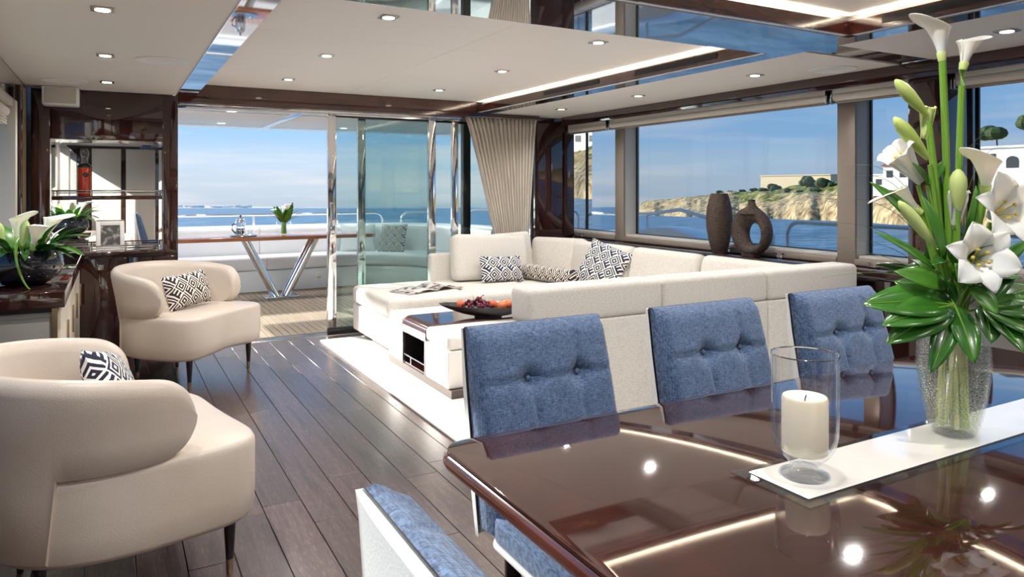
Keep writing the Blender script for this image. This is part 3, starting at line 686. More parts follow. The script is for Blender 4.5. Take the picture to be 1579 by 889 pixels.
# ---- tub armchairs, local front = +X
def make_armchair():
    t = thing('armchair', 'x', 'armchair')
    def outline(s, n=72):
        pts = []
        # front edge slightly bowed, corners rounded, sides drawn in to a round back
        for k in range(n):
            a = 2 * math.pi * k / n; ca, sa = math.cos(a), math.sin(a)
            pw = 5.5 if ca > 0 else 2.6
            r = 1 / ((abs(ca) ** pw + abs(sa) ** pw) ** (1 / pw))
            x_ = r * ca * 0.40; y_ = r * sa * 0.412
            y_ *= 1 - 0.10 * max(0, -x_ / 0.40)
            if x_ > 0.2: x_ -= 0.035 * (1 - (y_ / 0.405) ** 2) * 0.8
            pts.append((x_ * s, y_ * s))
        return pts
    seat = MB(); rows = []
    for s, z in ((0.80, 0.205), (0.90, 0.198), (0.955, 0.205), (0.985, 0.225), (1.0, 0.30), (1.0, 0.455), (0.995, 0.470), (0.982, 0.481), (0.96, 0.486), (0.6, 0.492), (0.2, 0.492), (0.01, 0.492)):
        rows.append([Vector((p[0], p[1], z - 0.03 * max(0, -p[0] / 0.4) * (1 if z > 0.4 else 0) + (0.03 * (1 - abs(p[1]) / 0.4) * max(0, p[0]) / 0.4 if z < 0.24 else 0))) for p in outline(s)])
    seat.surf(rows, cv=True, capu=True).build('seat', 'leather', t, smooth=55)
    # wrap-around back: s from -1 to 1 round the rear, 0 at the middle of the back
    bk = MB(); n = 76; rows = []
    for i in range(n + 1):
        s = math.sin(math.pi / 2 * (-1 + 2 * i / n)); a_ = abs(s)
        ang = math.pi + s * R(112)
        endf = max(0.0, 1 - max(0, (a_ - 0.84) / 0.16) ** 2.4) ** (1 / 2.4)      # rounded arm end
        zt = 0.80 - 0.075 * a_ ** 2.2; zb = 0.215 if a_ < 0.50 else lerp(0.465, 0.475, (a_ - 0.50) / 0.5)
        if 0.485 < a_ < 0.50: zb = lerp(0.215, 0.465, (a_ - 0.485) / 0.015)
        zm = 0.60; zt = zm + (zt - zm) * endf; zb = zm + (zb - zm) * endf if a_ > 0.84 else zb
        def at(rad, z, dx=0.0):
            fl = 0.075 * max(0, z - 0.45) / 0.35
            rr = rad + fl * (1 - 0.35 * a_)
            return Vector((-0.02 + rr * math.cos(ang) * 1.0, rr * math.sin(ang), z))
        th = 0.085 * (0.80 + 0.20 * endf); ro = 0.415; ri = ro - th
        hh = zt - zb; m_ = min(0.05, hh * 0.45)
        sec = [(ro, zb + m_ * 0.3), (ro, lerp(zb, zt, 0.35)), (ro, lerp(zb, zt, 0.65)), (ro, zt - m_), (ro - th * 0.08, zt - m_ * 0.45), (ro - th * 0.3, zt - m_ * 0.06), (ro - th * 0.5, zt),
               (ri + th * 0.3, zt - m_ * 0.06), (ri + th * 0.08, zt - m_ * 0.45), (ri, zt - m_), (ri, lerp(zb, zt, 0.6)), (ri, lerp(zb, zt, 0.3)), (ri, zb + m_ * 0.3), (ri + th * 0.25, zb), (ro - th * 0.25, zb)]
        rows.append([at(r_, z_) for r_, z_ in sec])
    bk.surf(rows, cv=True, capu=True).build('backrest', 'leather', t, smooth=60)
    for sx, sy in ((0.285, 0.305), (0.285, -0.305), (-0.26, 0.19), (-0.26, -0.19)):
        lg = MB().lathe([(0.0125, 0.05), (0.024, 0.23)], 14, (sx, sy, 0)).build('leg', 'dark_leg', t)
        MB().lathe([(0.010, 0.0), (0.011, 0.003), (0.0135, 0.055)], 14, (sx, sy, 0)).build('ferrule', 'brass', lg)
    return t
ac = make_armchair(); ac.location = (0.464, 5.65, 0); ac.rotation_euler = (0, 0, R(-46))
tag(ac, 'cream leather tub armchair with patterned cushion in front of the bar cabinet', 'armchair', 'tub armchairs')
a2 = copy_tree(ac); a2.location = (0.01, 2.92, 0); a2.rotation_euler = (0, 0, R(13))
tag(a2, 'cream leather tub armchair standing clear of the bar, nearer the dining chairs', 'armchair', 'tub armchairs')

def throw(name, label, w, h, t_, mat, loc, rot, group=None, cat='pillow'):
    o = MB().pillow(w, h, t_).build(name, mat, smooth=70); o.location = loc; o.rotation_euler = rot
    return tag(o, label, cat, group)
throw('lumbar_pillow', 'brown and cream key-pattern lumbar pillow on the armchair by the bar', 0.42, 0.25, 0.13, 'fret_brown', (0.49, 5.625, 0.50), (R(-16), R(-3), R(44)), 'patterned pillows')
throw('lumbar_pillow', 'navy and white key-pattern pillow on the armchair away from the bar', 0.42, 0.27, 0.13, 'fret_navy', (0.04, 3.06, 0.492), (R(-24), R(14), R(78)), 'patterned pillows')

# ---- U-shaped sofa
S = thing('sectional_sofa', 'cream linen U-shaped sectional sofa with loose back cushions under the picture windows', 'sofa', (3.0, 4.6, 0.014))
def sp(n, mat, *a, **k): return MB().box(*a, **k).build(n, mat, S, world=True, smooth=60)
# plinths and bases
for a in ((2.0, 4.16, 3.10, 3.82), (3.42, 4.16, 3.82, 6.40), (1.95, 3.42, 5.50, 6.38)):
    sp('plinth', 'lacquer', a[0] + 0.02, a[1], a[2] + 0.02, a[3] - 0.02, 0.014, 0.07)
sp('base', 'linen', 1.97, 4.18, 3.10, 3.86, 0.07, 0.30, bev=0.02, seg=3)
sp('base', 'linen', 3.36, 4.18, 3.87, 6.42, 0.07, 0.30, bev=0.02, seg=3)
sp('base', 'linen', 1.90, 3.35, 5.43, 6.42, 0.07, 0.31, bev=0.02, seg=3)
# seat cushions
for a, b in ((1.96, 2.66), (2.665, 3.35)): sp('seat_cushion', 'linen', a, b, 3.12, 3.87, 0.30, 0.455, bev=0.04, seg=4)
sp('seat_cushion', 'linen', 3.355, 4.16, 3.12, 4.20, 0.30, 0.455, bev=0.04, seg=4)
for a, b in ((4.205, 5.30), (5.305, 6.38)): sp('seat_cushion', 'linen', 3.355, 4.16, a, b, 0.30, 0.455, bev=0.04, seg=4)
sp('seat_cushion', 'linen', 1.885, 2.64, 5.42, 6.40, 0.312, 0.47, bev=0.045, seg=4)
sp('seat_cushion', 'linen', 2.645, 3.35, 5.42, 6.40, 0.312, 0.465, bev=0.045, seg=4)
# forward back, three panels over a plain apron; the aft back; the window back
for a, b in ((1.70, 2.508), (2.512, 3.288), (3.292, 4.09)): sp('backrest', 'linen', a, b, 2.90, 3.10, 0.70, 0.872, bev=0.032, seg=4)
for a, b in ((1.70, 2.508), (2.512, 3.288), (3.292, 4.09)): sp('backrest_apron', 'linen', a, b, 2.905, 3.095, 0.05, 0.70, bev=0.012, seg=2)
sp('backrest', 'linen', 2.63, 4.18, 6.33, 6.44, 0.07, 0.72, bev=0.025, seg=3)
sp('backrest', 'linen', 4.10, 4.20, 3.11, 6.44, 0.07, 0.72, bev=0.025, seg=3)
# loose back cushions along the windows, leaning outboard
def bcush(w, h, d, loc, rx, rz, ry=0.0):
    o = MB().box(-w / 2, w / 2, -d / 2, d / 2, 0, h, bev=min(d * 0.42, 0.06), seg=5).build('back_cushion', 'linen', S, smooth=60)
    o.location = Vector(loc) - S.location; o.rotation_euler = (R(rx), R(ry), R(rz)); return o
for yc, w_ in ((5.50, 0.90), (4.62, 0.82), (3.72, 0.92)):
    bcush(w_, 0.38, 0.16, (3.975, yc, 0.452), -12, -90)
bcush(0.62, 0.40, 0.16, (3.88, 6.10, 0.452), -14, -62)
bcush(0.80, 0.44, 0.17, (3.18, 6.16, 0.462), -13, 0, 2)
bcush(0.50, 0.44, 0.12, (3.45, 6.26, 0.462), -5, 0, -3)
throw('lumbar_pillow', 'navy and white key-pattern lumbar pillow against the cushion nearest the curtain', 0.46, 0.25, 0.13, 'fret_navy', (3.20, 5.95, 0.468), (R(-20), R(2), R(2)), 'patterned pillows')
throw('throw_pillow', 'square navy and white key-pattern pillow leaning on the window side of the sofa', 0.46, 0.42, 0.14, 'fret_navy', (3.74, 5.28, 0.458), (R(-24), R(16), R(-72)), 'patterned pillows')
bo = MB(); bo.surf([[Vector((xx, 0.075 * rr * math.cos(a), 0.075 * rr * math.sin(a))) for a in [2 * math.pi * k / 20 for k in range(20)]] for xx, rr in ((-0.36, 0.02), (-0.36, 0.7), (-0.345, 0.95), (-0.3, 1.0), (-0.1, 1.0), (0.1, 1.0), (0.3, 1.0), (0.345, 0.95), (0.36, 0.7), (0.36, 0.02))], cv=True, capu=True)
bol = bo.build('bolster_pillow', 'fret_brown', smooth=60); bol.location = (3.60, 5.80, 0.533); bol.rotation_euler = (R(20), 0, R(-80)); tag(bol, 'black and cream key-pattern round bolster lying in the sofa corner', 'pillow', 'patterned pillows')

# ---- ottoman table: two upholstered blocks around a wooden bridge with an open niche
O = thing('ottoman_table', 'white upholstered ottoman table with a dark wooden bridge and open niche', 'coffee table', (2.4, 4.7, 0.014))
def op(n, mat, *a, **k): return MB().box(*a, **k).build(n, mat, O, world=True, smooth=60)
op('plinth', 'lacquer', 1.865, 3.05, 4.16, 5.34, 0.014, 0.065)
for a, b in ((4.20, 4.585), (5.025, 5.335)):
    op('body', 'white_leather', 1.86, 3.06, a, b, 0.065, 0.305, bev=0.01, seg=2)
    op('pad', 'white_leather', 1.86, 3.06, a, b, 0.309, 0.405, bev=0.028, seg=4)
op('niche_back', 'ebony', 2.25, 2.28, 4.585, 5.025, 0.066, 0.39)
op('niche_floor', 'lacquer', 1.87, 2.25, 4.587, 5.023, 0.066, 0.08)
op('niche_frame', 'steel', 1.858, 1.875, 4.586, 5.024, 0.300, 0.312)
for y_ in (4.588, 5.016): op('niche_frame', 'steel', 1.858, 1.875, y_, y_ + 0.008, 0.066, 0.300)
op('niche_side', 'ebony', 1.875, 2.25, 4.586, 4.592, 0.08, 0.39); op('niche_side', 'ebony', 1.875, 2.25, 5.018, 5.024, 0.08, 0.39)
rl = MB(); rl.tube([(1.868, 4.60, 0.135), (1.868, 5.0, 0.135)], 0.006, 8); rl.tube([(1.868, 4.88, 0.08), (1.868, 4.88, 0.135)], 0.005, 8); rl.build('niche_rail', 'chrome', O, world=True)
br = MB(); pr = [(3.06, 0.398)] + [(1.92 - 0.06 * math.sin(R(k * 15)), 0.35 + 0.06 * math.cos(R(k * 15)) - 0.0) for k in range(7)] + [(1.86, 0.315), (1.872, 0.315)] + [(1.92 - 0.048 * math.sin(R(90 - k * 15)), 0.35 + 0.048 * math.cos(R(90 - k * 15))) for k in range(7)] + [(3.06, 0.386)]
pr[0] = (3.06, 0.41)
br.prism(pr, 'y', 4.588, 5.022).build('bridge_top', 'table_gloss' if 'table_gloss' in M else 'lacquer_red', O, world=True)
# fruit bowl
fb = thing('fruit_bowl', 'long black boat-shaped bowl of fruit on the wooden bridge', 'bowl', (2.38, 4.66, 0.41), R(-33))
rows = []
for i in range(25):
    t_ = -1 + 2 * i / 24; hw_ = 0.125 * math.sqrt(max(0.0, 1 - abs(t_) ** 2.2)) + 0.004; dp_ = 0.075 * (1 - t_ ** 2) + 0.004; xx = t_ * 0.36; zr = 0.085 + 0.012 * t_ ** 2
    rows.append([Vector((xx, hw_ * math.cos(a), zr + dp_ * -math.sin(a))) for a in [math.pi * k / 10 for k in range(11)]] + [Vector((xx, hw_ * 0.93 * math.cos(a), zr - (dp_ - 0.008) * math.sin(a))) for a in [math.pi * (10 - k) / 10 for k in range(11)]])
MB().surf(rows, cv=True, capu=True).build('bowl_body', 'ebony', fb)
MB().prism(rrect(-0.10, 0.10, -0.035, 0.035, 0.03, 4), 'z', 0.0, 0.022, bev=0.004).build('foot', 'ebony', fb)
ca_, sa_ = math.cos(R(-33)), math.sin(R(-33))
def onbowl(u, v, z): return (2.38 + u * ca_ - v * sa_, 4.66 + u * sa_ + v * ca_, 0.41 + z)
for (u, v, z, r_, mt, lb, nm) in ((-0.20, 0.01, 0.088, 0.036, 'apple', 'red apple at the tip of the fruit bowl beside the grapes', 'apple'), (0.03, 0.03, 0.09, 0.034, 'apple', 'small red apple tucked between grapes and peaches', 'apple'),
      (0.10, -0.02, 0.09, 0.037, 'peach', 'orange peach next to the grapes in the fruit bowl', 'peach'), (0.145, 0.04, 0.092, 0.036, 'peach', 'orange peach at the rear of the fruit bowl', 'peach'), (0.22, 0.0, 0.098, 0.036, 'peach', 'orange peach at the far tip of the fruit bowl', 'peach')):
    f_ = thing(nm, lb, 'fruit', onbowl(u, v, z - r_)); MB().ball((0, 0, r_), r_, 1, 1, 0.92, 16, 10).build('flesh', mt, f_); MB().tube([(0, 0, r_ * 1.85), (0.004, 0, r_ * 2.05)], 0.002, 5).build('stalk', 'bark', f_)
gb = thing('grape_bunch', 'bunch of dark red grapes heaped in the fruit bowl', 'fruit', onbowl(-0.08, 0, 0.03), R(-33))
gm = MB().ball((0, 0, 0), 0.0125, 1, 1, 1.1, 8, 6); g0 = None
for k in range(60):
    a = random.random() * 6.283; rr = math.sqrt(random.random()); u = 0.115 * rr * math.cos(a); v = 0.055 * rr * math.sin(a); zz = 0.03 + (1 - rr) * 0.075 * random.uniform(0.6, 1.0) + 0.012
    if g0 is None: g = gm.build('grape', 'grape', gb); g0 = g.data
    else: g = bpy.data.objects.new('grape', g0); COL.objects.link(g); g.parent = gb
    g.location = (u, v, zz + 0.01)
MB().tube([(0, 0, 0.06), (0.03, 0.0, 0.12), (0.05, 0.01, 0.13)], 0.003, 6).build('stalk', 'bark', gb)
# magazine lying open on the chaise
mg = thing('magazine', 'open printed magazine curling on the cream chaise', 'magazine', (2.36, 5.78, 0.472), R(18))
for sgn in (-1, 1):
    for q in range(3):
        rows = []
        for i in range(11):
            u = i / 10; xx = sgn * u * (0.30 - 0.02 * q); zz = 0.004 + 0.004 * q + 0.035 * math.sin(math.pi * min(1, u * 1.3)) * (1 - 0.2 * q) * (1 if sgn > 0 else 0.6)
            rows.append([Vector((xx, y_, zz)) for y_ in (-0.14, 0.0, 0.14)])
        b_ = MB(); b_.surf(rows); o_ = b_.build('page', 'paper', mg, fix=False); sm = o_.modifiers.new('s', 'SOLIDIFY'); sm.thickness = 0.002

# ---- sideboard to port
SB = thing('sideboard', 'dark topped low sideboard with cream fronts under the flower bowl', 'sideboard', (-0.4, 5.2, 0))
MB().box(PORT + 0.005, -0.205, 4.10, 6.42, 0.77, 0.85, bev=0.006).build('worktop', 'lacquer', SB, world=True)
MB().box(PORT + 0.005, -0.26, 4.16, 6.42, 0.0, 0.05).build('plinth', 'black', SB, world=True)
MB().box(PORT + 0.005, -0.245, 4.15, 6.42, 0.05, 0.745, bev=0.003).build('carcass', 'grey_panel', SB, world=True)
MB().box(PORT + 0.005, -0.26, 4.15, 6.42, 0.745, 0.77).build('shadow_gap', 'ebony', SB, world=True)
MB().box(PORT + 0.02, -0.27, 4.135, 4.15, 0.08, 0.72, bev=0.003).build('end_panel', 'grey_panel', SB, world=True)
MB().box(-0.262, -0.238, 4.13, 4.152, 0.03, 0.765).build('corner_post', 'brass', SB, world=True)
for k in range(4):
    a = 4.155 + k * 0.566
    d_ = MB().box(-0.245, -0.225, a + 0.003, a + 0.563, 0.06, 0.74, bev=0.003).build('door', 'cream_panel', SB, world=True)
    MB().box(-0.2252, -0.214, a + 0.52, a + 0.535, 0.45, 0.62, bev=0.002).build('handle', 'brass', d_)

# ---- bar cabinet with mirrored niche
BC = thing('bar_cabinet', 'tall dark lacquered bar cabinet with a mirrored niche, shelf and chrome gallery rails', 'cabinet', (0, 6.58, 0))
def bp_(n, mat, *a, **k): return MB().box(*a, **k).build(n, mat, BC, world=True)
bp_('side_panel', 'lacquer', PORT + 0.03, -0.42, 6.45, 6.72, 0.0, 2.095, bev=0.003); bp_('side_panel', 'lacquer', 0.35, 0.46, 6.45, 6.72, 0.0, 2.095, bev=0.003)
bp_('top_panel', 'lacquer', -0.42, 0.35, 6.45, 6.72, 1.72, 2.095, bev=0.003)
bp_('lower_body', 'lacquer', -0.42, 0.35, 6.45, 6.72, 0.0, 0.82); bp_('counter', 'lacquer', -0.43, 0.36, 6.40, 6.72, 0.82, 0.85, bev=0.008)
bp_('mirror_back', 'mirror', -0.42, 0.35, 6.69, 6.72, 0.85, 1.72)
for x_ in (-0.42, 0.342): bp_('mirror_side', 'mirror', x_, x_ + 0.008, 6.47, 6.69, 0.85, 1.72)
bp_('shelf', 'lacquer', -0.412, 0.342, 6.47, 6.69, 1.255, 1.285, bev=0.003)
for k in range(2):
    d_ = bp_('door', 'lacquer', -0.24 + k * 0.345, 0.10 + k * 0.345 - 0.003, 6.435, 6.45, 0.06, 0.80, bev=0.004)
kl = MB(); kl.box(-0.105, -0.065, 6.425, 6.436, 0.71, 0.75, bev=0.004); kl.ball((-0.085, 6.422, 0.73), 0.008); kl.build('lock', 'chrome', BC, world=True)
for z_, y_ in ((1.325, 6.475), (0.895, 6.44)):
    g_ = MB(); g_.tube([(-0.40, y_, z_), (0.335, y_, z_)], 0.006, 8); g_.tube([(-0.40, y_, z_ - 0.017), (0.335, y_, z_ - 0.017)], 0.003, 6)
    for x_ in (-0.40, -0.155, 0.09, 0.335): g_.tube([(x_, y_, z_ - 0.042), (x_, y_, z_ + 0.004)], 0.005, 8)
    g_.build('gallery_rail', 'chrome', BC, world=True)
# liquor bottle on the shelf
bt = thing('liquor_bottle', 'red liquor bottle with clear stopper on the mirrored bar shelf', 'bottle', (-0.20, 6.56, 1.285))
MB().lathe([(0.0, 0.0), (0.044, 0.0), (0.047, 0.006), (0.047, 0.215), (0.042, 0.235), (0.02, 0.25)], 24).build('bottle_body', 'amber_liquor', bt)
MB().lathe([(0.02, 0.25), (0.019, 0.30), (0.023, 0.305), (0.023, 0.315)], 20).build('neck', 'glass_hurricane', bt)
MB().lathe([(0.047, 0.222), (0.048, 0.235), (0.034, 0.252), (0.022, 0.256)], 20).build('collar', 'bowl_black', bt)
MB().lathe([(0.02, 0.315), (0.028, 0.325), (0.027, 0.36), (0.012, 0.372), (0.0, 0.373)], 16).build('stopper', 'glass_hurricane', bt)
MB().ball((0.012, -0.0475, 0.165), 0.02, 1.1, 0.15, 0.8).build('medallion', 'bowl_black', bt)
# photo frame on the counter
pf = thing('photo_frame', 'cream photo frame with a grey portrait on the bar counter', 'picture frame', (-0.02, 6.55, 0.85), R(6))
fm = MB(); 
for a in ((-0.10, -0.068, 0, 0.235), (0.068, 0.10, 0, 0.235), (-0.068, 0.068, 0, 0.035), (-0.068, 0.068, 0.2, 0.235)): fm.box(a[0], a[1], -0.012, 0.006, a[2], a[3], bev=0.003)
fo = fm.build('frame', 'white_leather', pf); fo.rotation_euler = (R(-9), 0, 0)
po = MB().box(-0.069, 0.069, -0.006, 0.0, 0.034, 0.201).build('portrait', 'photo', pf); po.rotation_euler = (R(-9), 0, 0)
so = MB().box(-0.02, 0.02, 0.0, 0.006, 0.0, 0.17).build('strut', 'bark', pf); so.location = (0, 0.065, 0); so.rotation_euler = (R(14), 0, 0)

# ---- curtain gathered at the end of the sliding doors
cu = MB(); rows = []; nf = 150
for i in range(22):
    t_ = i / 21; z = lerp(2.05, 0.73, t_); g = min(1, t_ / 0.93) ** 0.85
    xl = lerp(3.07, 3.40, g); xr = lerp(3.885, 3.79, g); row = []
    for j in range(nf + 1):
        u = j / nf; row.append(Vector((lerp(xl, xr, u), 6.47 + (0.034 - 0.010 * g) * math.sin(u * 2 * math.pi * 17 + 0.5 * math.sin(3 * t_ + u * 9)) + 0.01 * math.sin(u * 7), z)))
    rows.append(row)
for z, f_ in ((0.40, 1.0), (0.06, 1.02)):
    rows.append([Vector((p.x, p.y, z)) for p in rows[-1]])
rows = [[Vector((p.x, p.y + 0.035, p.z)) for p in r] for r in rows]
co_ = thing('curtain', 'cream pleated curtain gathered beside the dark aft panel', 'curtain', (3.48, 6.47, 0))
o_ = cu.surf(rows).build('drape', 'curtain_cloth', co_, world=True, fix=False, smooth=80); sm = o_.modifiers.new('s', 'SOLIDIFY'); sm.thickness = 0.003
MB().box(3.05, 3.91, 6.44, 6.50, 2.05, 2.056).build('curtain_track', 'steel', co_, world=True)
tb = MB(); tb.surf([[Vector((lerp(3.385, 3.805, 0.5 + 0.5 * math.cos(a)), 6.505 + 0.05 * math.sin(a), z)) for a in [2 * math.pi * k / 32 for k in range(32)]] for z in (0.735, 0.775)], cv=True).build('tieback', 'curtain_cloth', co_, world=True)

# ---- carved vases on the window sill
v1 = MB().lathe([(0.0, 0), (0.055, 0), (0.057, 0.012), (0.062, 0.02), (0.083, 0.09), (0.102, 0.20), (0.106, 0.28), (0.098, 0.37), (0.075, 0.46), (0.066, 0.482), (0.056, 0.482), (0.06, 0.46), (0.06, 0.38)], 32, cap=True).build('carved_vase', 'carved_wood')
v1.location = (4.315, 4.315, 0.82); tag(v1, 'tall tapered brown carved vase on the window sill', 'vase')
rv_ = thing('ring_vase', 'dark brown carved ring vase with a round hole on the sill', 'vase', (4.305, 3.975, 0.82), R(90))
b_ = MB(); rows = []
for i in range(56):
    a = 2 * math.pi * i / 56; ox, oz = 0.190 * math.cos(a), 0.190 * math.sin(a)
    ix, iz = -0.052 + 0.074 * math.cos(a), -0.02 + 0.088 * math.sin(a)
    mx_, mz_, hx, hz = (ox + ix) / 2, (oz + iz) / 2, (ox - ix) / 2, (oz - iz) / 2; td = 0.055
    rows.append([Vector((mx_ + hx * math.cos(q), td * math.sin(q), 0.193 + mz_ + hz * math.cos(q))) for q in [2 * math.pi * k / 14 for k in range(14)]])
b_.surf(rows, cu=True, cv=True).build('ring', 'carved_wood', rv_, smooth=70)
MB().lathe([(0.10, 0.33), (0.065, 0.362), (0.036, 0.388), (0.027, 0.41), (0.026, 0.43), (0.031, 0.436), (0.02, 0.437), (0.0, 0.42)], 24, (-0.01, 0, 0)).build('neck', 'carved_wood', rv_)
MB().prism(rrect(-0.07, 0.07, -0.045, 0.045, 0.03, 4), 'z', 0.0, 0.035, bev=0.005).build('foot', 'carved_wood', rv_)
# ================================================================== CANDLE, FLOWERS
hc = thing('hurricane_glass', 'clear footed hurricane glass standing on the white runner', 'candle holder', (1.25, 1.01, 0.755))
MB().lathe([(0.0, 0.0), (0.047, 0.0), (0.05, 0.003), (0.048, 0.008), (0.034, 0.014), (0.028, 0.022), (0.034, 0.032), (0.048, 0.045), (0.059, 0.062), (0.0655, 0.09), (0.067, 0.13), (0.067, 0.245), (0.0675, 0.25), (0.0665, 0.253), (0.0645, 0.25), (0.064, 0.13), (0.0625, 0.09), (0.055, 0.066), (0.044, 0.052), (0.0, 0.046)], 48, cap=False).build('glass_bowl', 'glass_hurricane', hc, smooth=70)
MB().lathe([(0.0, 0.001), (0.044, 0.001), (0.046, 0.005), (0.030, 0.013), (0.024, 0.022), (0.0, 0.026)], 32).build('glass_foot', 'glass_hurricane', hc)
MB().surf([[Vector(((0.066 + 0.0014 * math.cos(q)) * math.cos(a), (0.066 + 0.0014 * math.cos(q)) * math.sin(a), 0.252 + 0.0014 * math.sin(q))) for q in [2 * math.pi * k / 8 for k in range(8)]] for a in [2 * math.pi * k / 48 for k in range(48)]], cu=True, cv=True).build('rim', 'chrome', hc)
cd = thing('pillar_candle', 'ivory pillar candle inside the hurricane glass', 'candle', (1.25, 1.01, 0.803))
MB().lathe([(0.0, 0.0), (0.042, 0.0), (0.0455, 0.004), (0.0455, 0.112), (0.043, 0.117), (0.037, 0.115), (0.02, 0.108), (0.0, 0.106)], 40).build('wax_body', 'wax', cd)
MB().tube([(0, 0, 0.105), (0.002, 0, 0.113), (0.005, 0, 0.118)], 0.0014, 6).build('wick', 'black', cd)

VX, VY, VZ = 1.78, 1.01, 0.755
gv = thing('glass_vase', 'textured clear glass vase of stems and water on the white runner', 'vase', (VX, VY, VZ))
prof = [(0.045, 0.0), (0.048, 0.004), (0.058, 0.03), (0.072, 0.09), (0.081, 0.16), (0.079, 0.21), (0.070, 0.26), (0.063, 0.285)]
MB().lathe(prof + [(r - 0.004, z) for r, z in prof[::-1]][:-1] + [(0.0, 0.012)], 44, cap=False).build('vase_body', 'glass_crackle', gv, smooth=70)
MB().lathe([(0.0, 0.001), (0.044, 0.001), (0.044, 0.011), (0.0, 0.011)], 32).build('vase_base', 'glass_crackle', gv)
MB().lathe([(0.0, 0.013), (0.042, 0.013), (0.066, 0.09), (0.0755, 0.155), (0.0745, 0.166), (0.0, 0.166)], 40).build('water', 'water', gv)

FR = R(-28.95)
def bez(p, n=14):
    p = [Vector(q) for q in p]
    o = []
    for i in range(n + 1):
        t_ = i / n; q = p[:]
        while len(q) > 1: q = [q[k].lerp(q[k + 1], t_) for k in range(len(q) - 1)]
        o.append(q[0])
    return o
def basis(d):
    d = Vector(d).normalized(); a = d.cross(Vector((0, 0, 1)))
    if a.length < 0.05: a = d.cross(Vector((0, 1, 0)))
    a.normalize(); return d, a, a.cross(d)
def calla(par, base, axis, lip, L, R0, mat='petal'):
    base = Vector(base); d = Vector(axis).normalized(); lip = Vector(lip); lip = (lip - d * lip.dot(d)).normalized(); sd = d.cross(lip)
    b = MB(); rows = []
    for i in range(15):
        v = i / 14; row = []
        for k in range(29):
            th = -math.pi * 0.97 + 2 * math.pi * 0.97 * k / 28
            f = 0.5 + 0.5 * math.cos(th)
            r_ = R0 * (0.20 + 0.80 * v ** 1.6 * (0.62 + 0.38 * f))
            ax = L * v * (0.60 + 0.48 * f ** 2) - 0.16 * L * (max(0, v - 0.72) / 0.28) ** 2 * f
            ou = R0 * (1.15 * f ** 3) * v ** 2.6
            row.append(base + d * ax + (lip * math.cos(th) + sd * math.sin(th)) * r_ + lip * ou)
        rows.append(row)
    o = b.surf(rows).build('spathe', mat, par, fix=False, smooth=80)
    sm = o.modifiers.new('s', 'SOLIDIFY'); sm.thickness = 0.0015
    MB().lathe([(0.001, 0), (R0 * 0.24, 0.004), (R0 * 0.27, L * 0.10), (R0 * 0.30, L * 0.2), (R0 * 0.28, L * 0.21)], 14, base - d * 0.008, m=d.to_track_quat('Z', 'Y').to_matrix()).build('throat', 'petal_green', par)
    MB().tube([base + d * (L * 0.12), base + d * (L * 0.55) + lip * 0.003], [R0 * 0.12, R0 * 0.08], 8).build('spadix', 'pollen', par)
def lily(par, c, d, Rr, depth, open_=1.0, mat='petal'):
    c = Vector(c); d, a, b2 = basis(d)
    for k in range(6):
        th = R(60 * k + 17); e = a * math.cos(th) + b2 * math.sin(th); tg = d.cross(e)
        inner = k % 2; wd = Rr * (0.46 if inner else 0.36); rows = []
        for i in range(13):
            t_ = i / 12
            r_ = 0.010 + (Rr * open_ - 0.010) * t_ ** 1.6; ax = -depth + depth * 1.12 * math.sin(t_ * math.pi * 0.56) - 0.25 * Rr * max(0, t_ - 0.7) ** 1.2 * open_ + (0.0015 if inner else -0.0015)
            w = wd * max(0.02, math.sin(math.pi * (0.10 + 0.90 * t_)) ** 0.75) * (0.5 + 0.5 * min(1, t_ * 1.8))
            rows.append([c + d * (ax + (0.10 * wd * (q * q))) + e * r_ + tg * (w * q) for q in (-1, -0.5, 0, 0.5, 1)])
        m_ = MB().surf(rows).build('petal', mat, par, fix=False, smooth=80); s_ = m_.modifiers.new('s', 'SOLIDIFY'); s_.thickness = 0.0014
    if open_ > 0.6:
        for k in range(5):
            th = R(72 * k); p1 = c - d * depth * 0.9; p2 = c + (a * math.cos(th) + b2 * math.sin(th)) * Rr * 0.22 - d * depth * 0.1
            st_ = MB().tube([p1, (p1 + p2) / 2 + d * 0.003, p2], 0.0012, 5); st_.ball(p2, 0.0045, 1, 1, 1, 8, 6); st_.build('stamen', 'pollen', par)
def budobj(par, base, tip, r_, mat='bud'):
    base, tip = Vector(base), Vector(tip); d = (tip - base)
    MB().tube([base + d * t_ for t_ in (0, 0.08, 0.3, 0.55, 0.75, 0.9, 0.98)], [r_ * q for q in (0.35, 0.5, 0.8, 1.0, 0.95, 0.6, 0.2)], 10).build('bud', mat, par, smooth=70)
def flower(name, label, cat, group=None): return thing(name, label, cat, (VX, VY, VZ), FR, group)
def stem_(par, top, foot, r_=0.0055, mat='stem', bend=None):
    top, foot = Vector(top), Vector(foot); neck = Vector((top.x * 0.25, top.y * 0.4, 0.30))
    mid = bend or (neck.lerp(top, 0.55) + Vector((-top.x * 0.12, 0, 0)))
    up = bez([neck, mid, top]); MB().tube(up, r_, 8).build('stem', mat, par)
    MB().tube([neck, neck.lerp(foot, 0.5), foot], r_ * 1.1, 8).build('cut_stem', 'stem_cut', par)
G1 = 'callas in the glass vase'; G2 = 'lilies in the glass vase'; G3 = 'buds in the glass vase'
f = flower('calla_lily', 'tallest white calla of the vase with its mouth turned to the sliding doors', 'flower', G1); calla(f, (-0.027, 0.0, 0.905), (-0.12, -0.02, 1), (-1, -0.25, 0.1), 0.125, 0.036); stem_(f, (-0.026, 0, 0.90), (0.022, -0.015, 0.02), 0.0085)
f = flower('calla_lily', 'white calla on a tall stem whose mouth opens towards the dining windows', 'flower', G1); calla(f, (0.030, 0.01, 0.885), (0.22, 0.0, 1), (0.9, 0.5, 0.1), 0.11, 0.036); stem_(f, (0.029, 0.01, 0.88), (-0.02, 0.01, 0.02), 0.008)
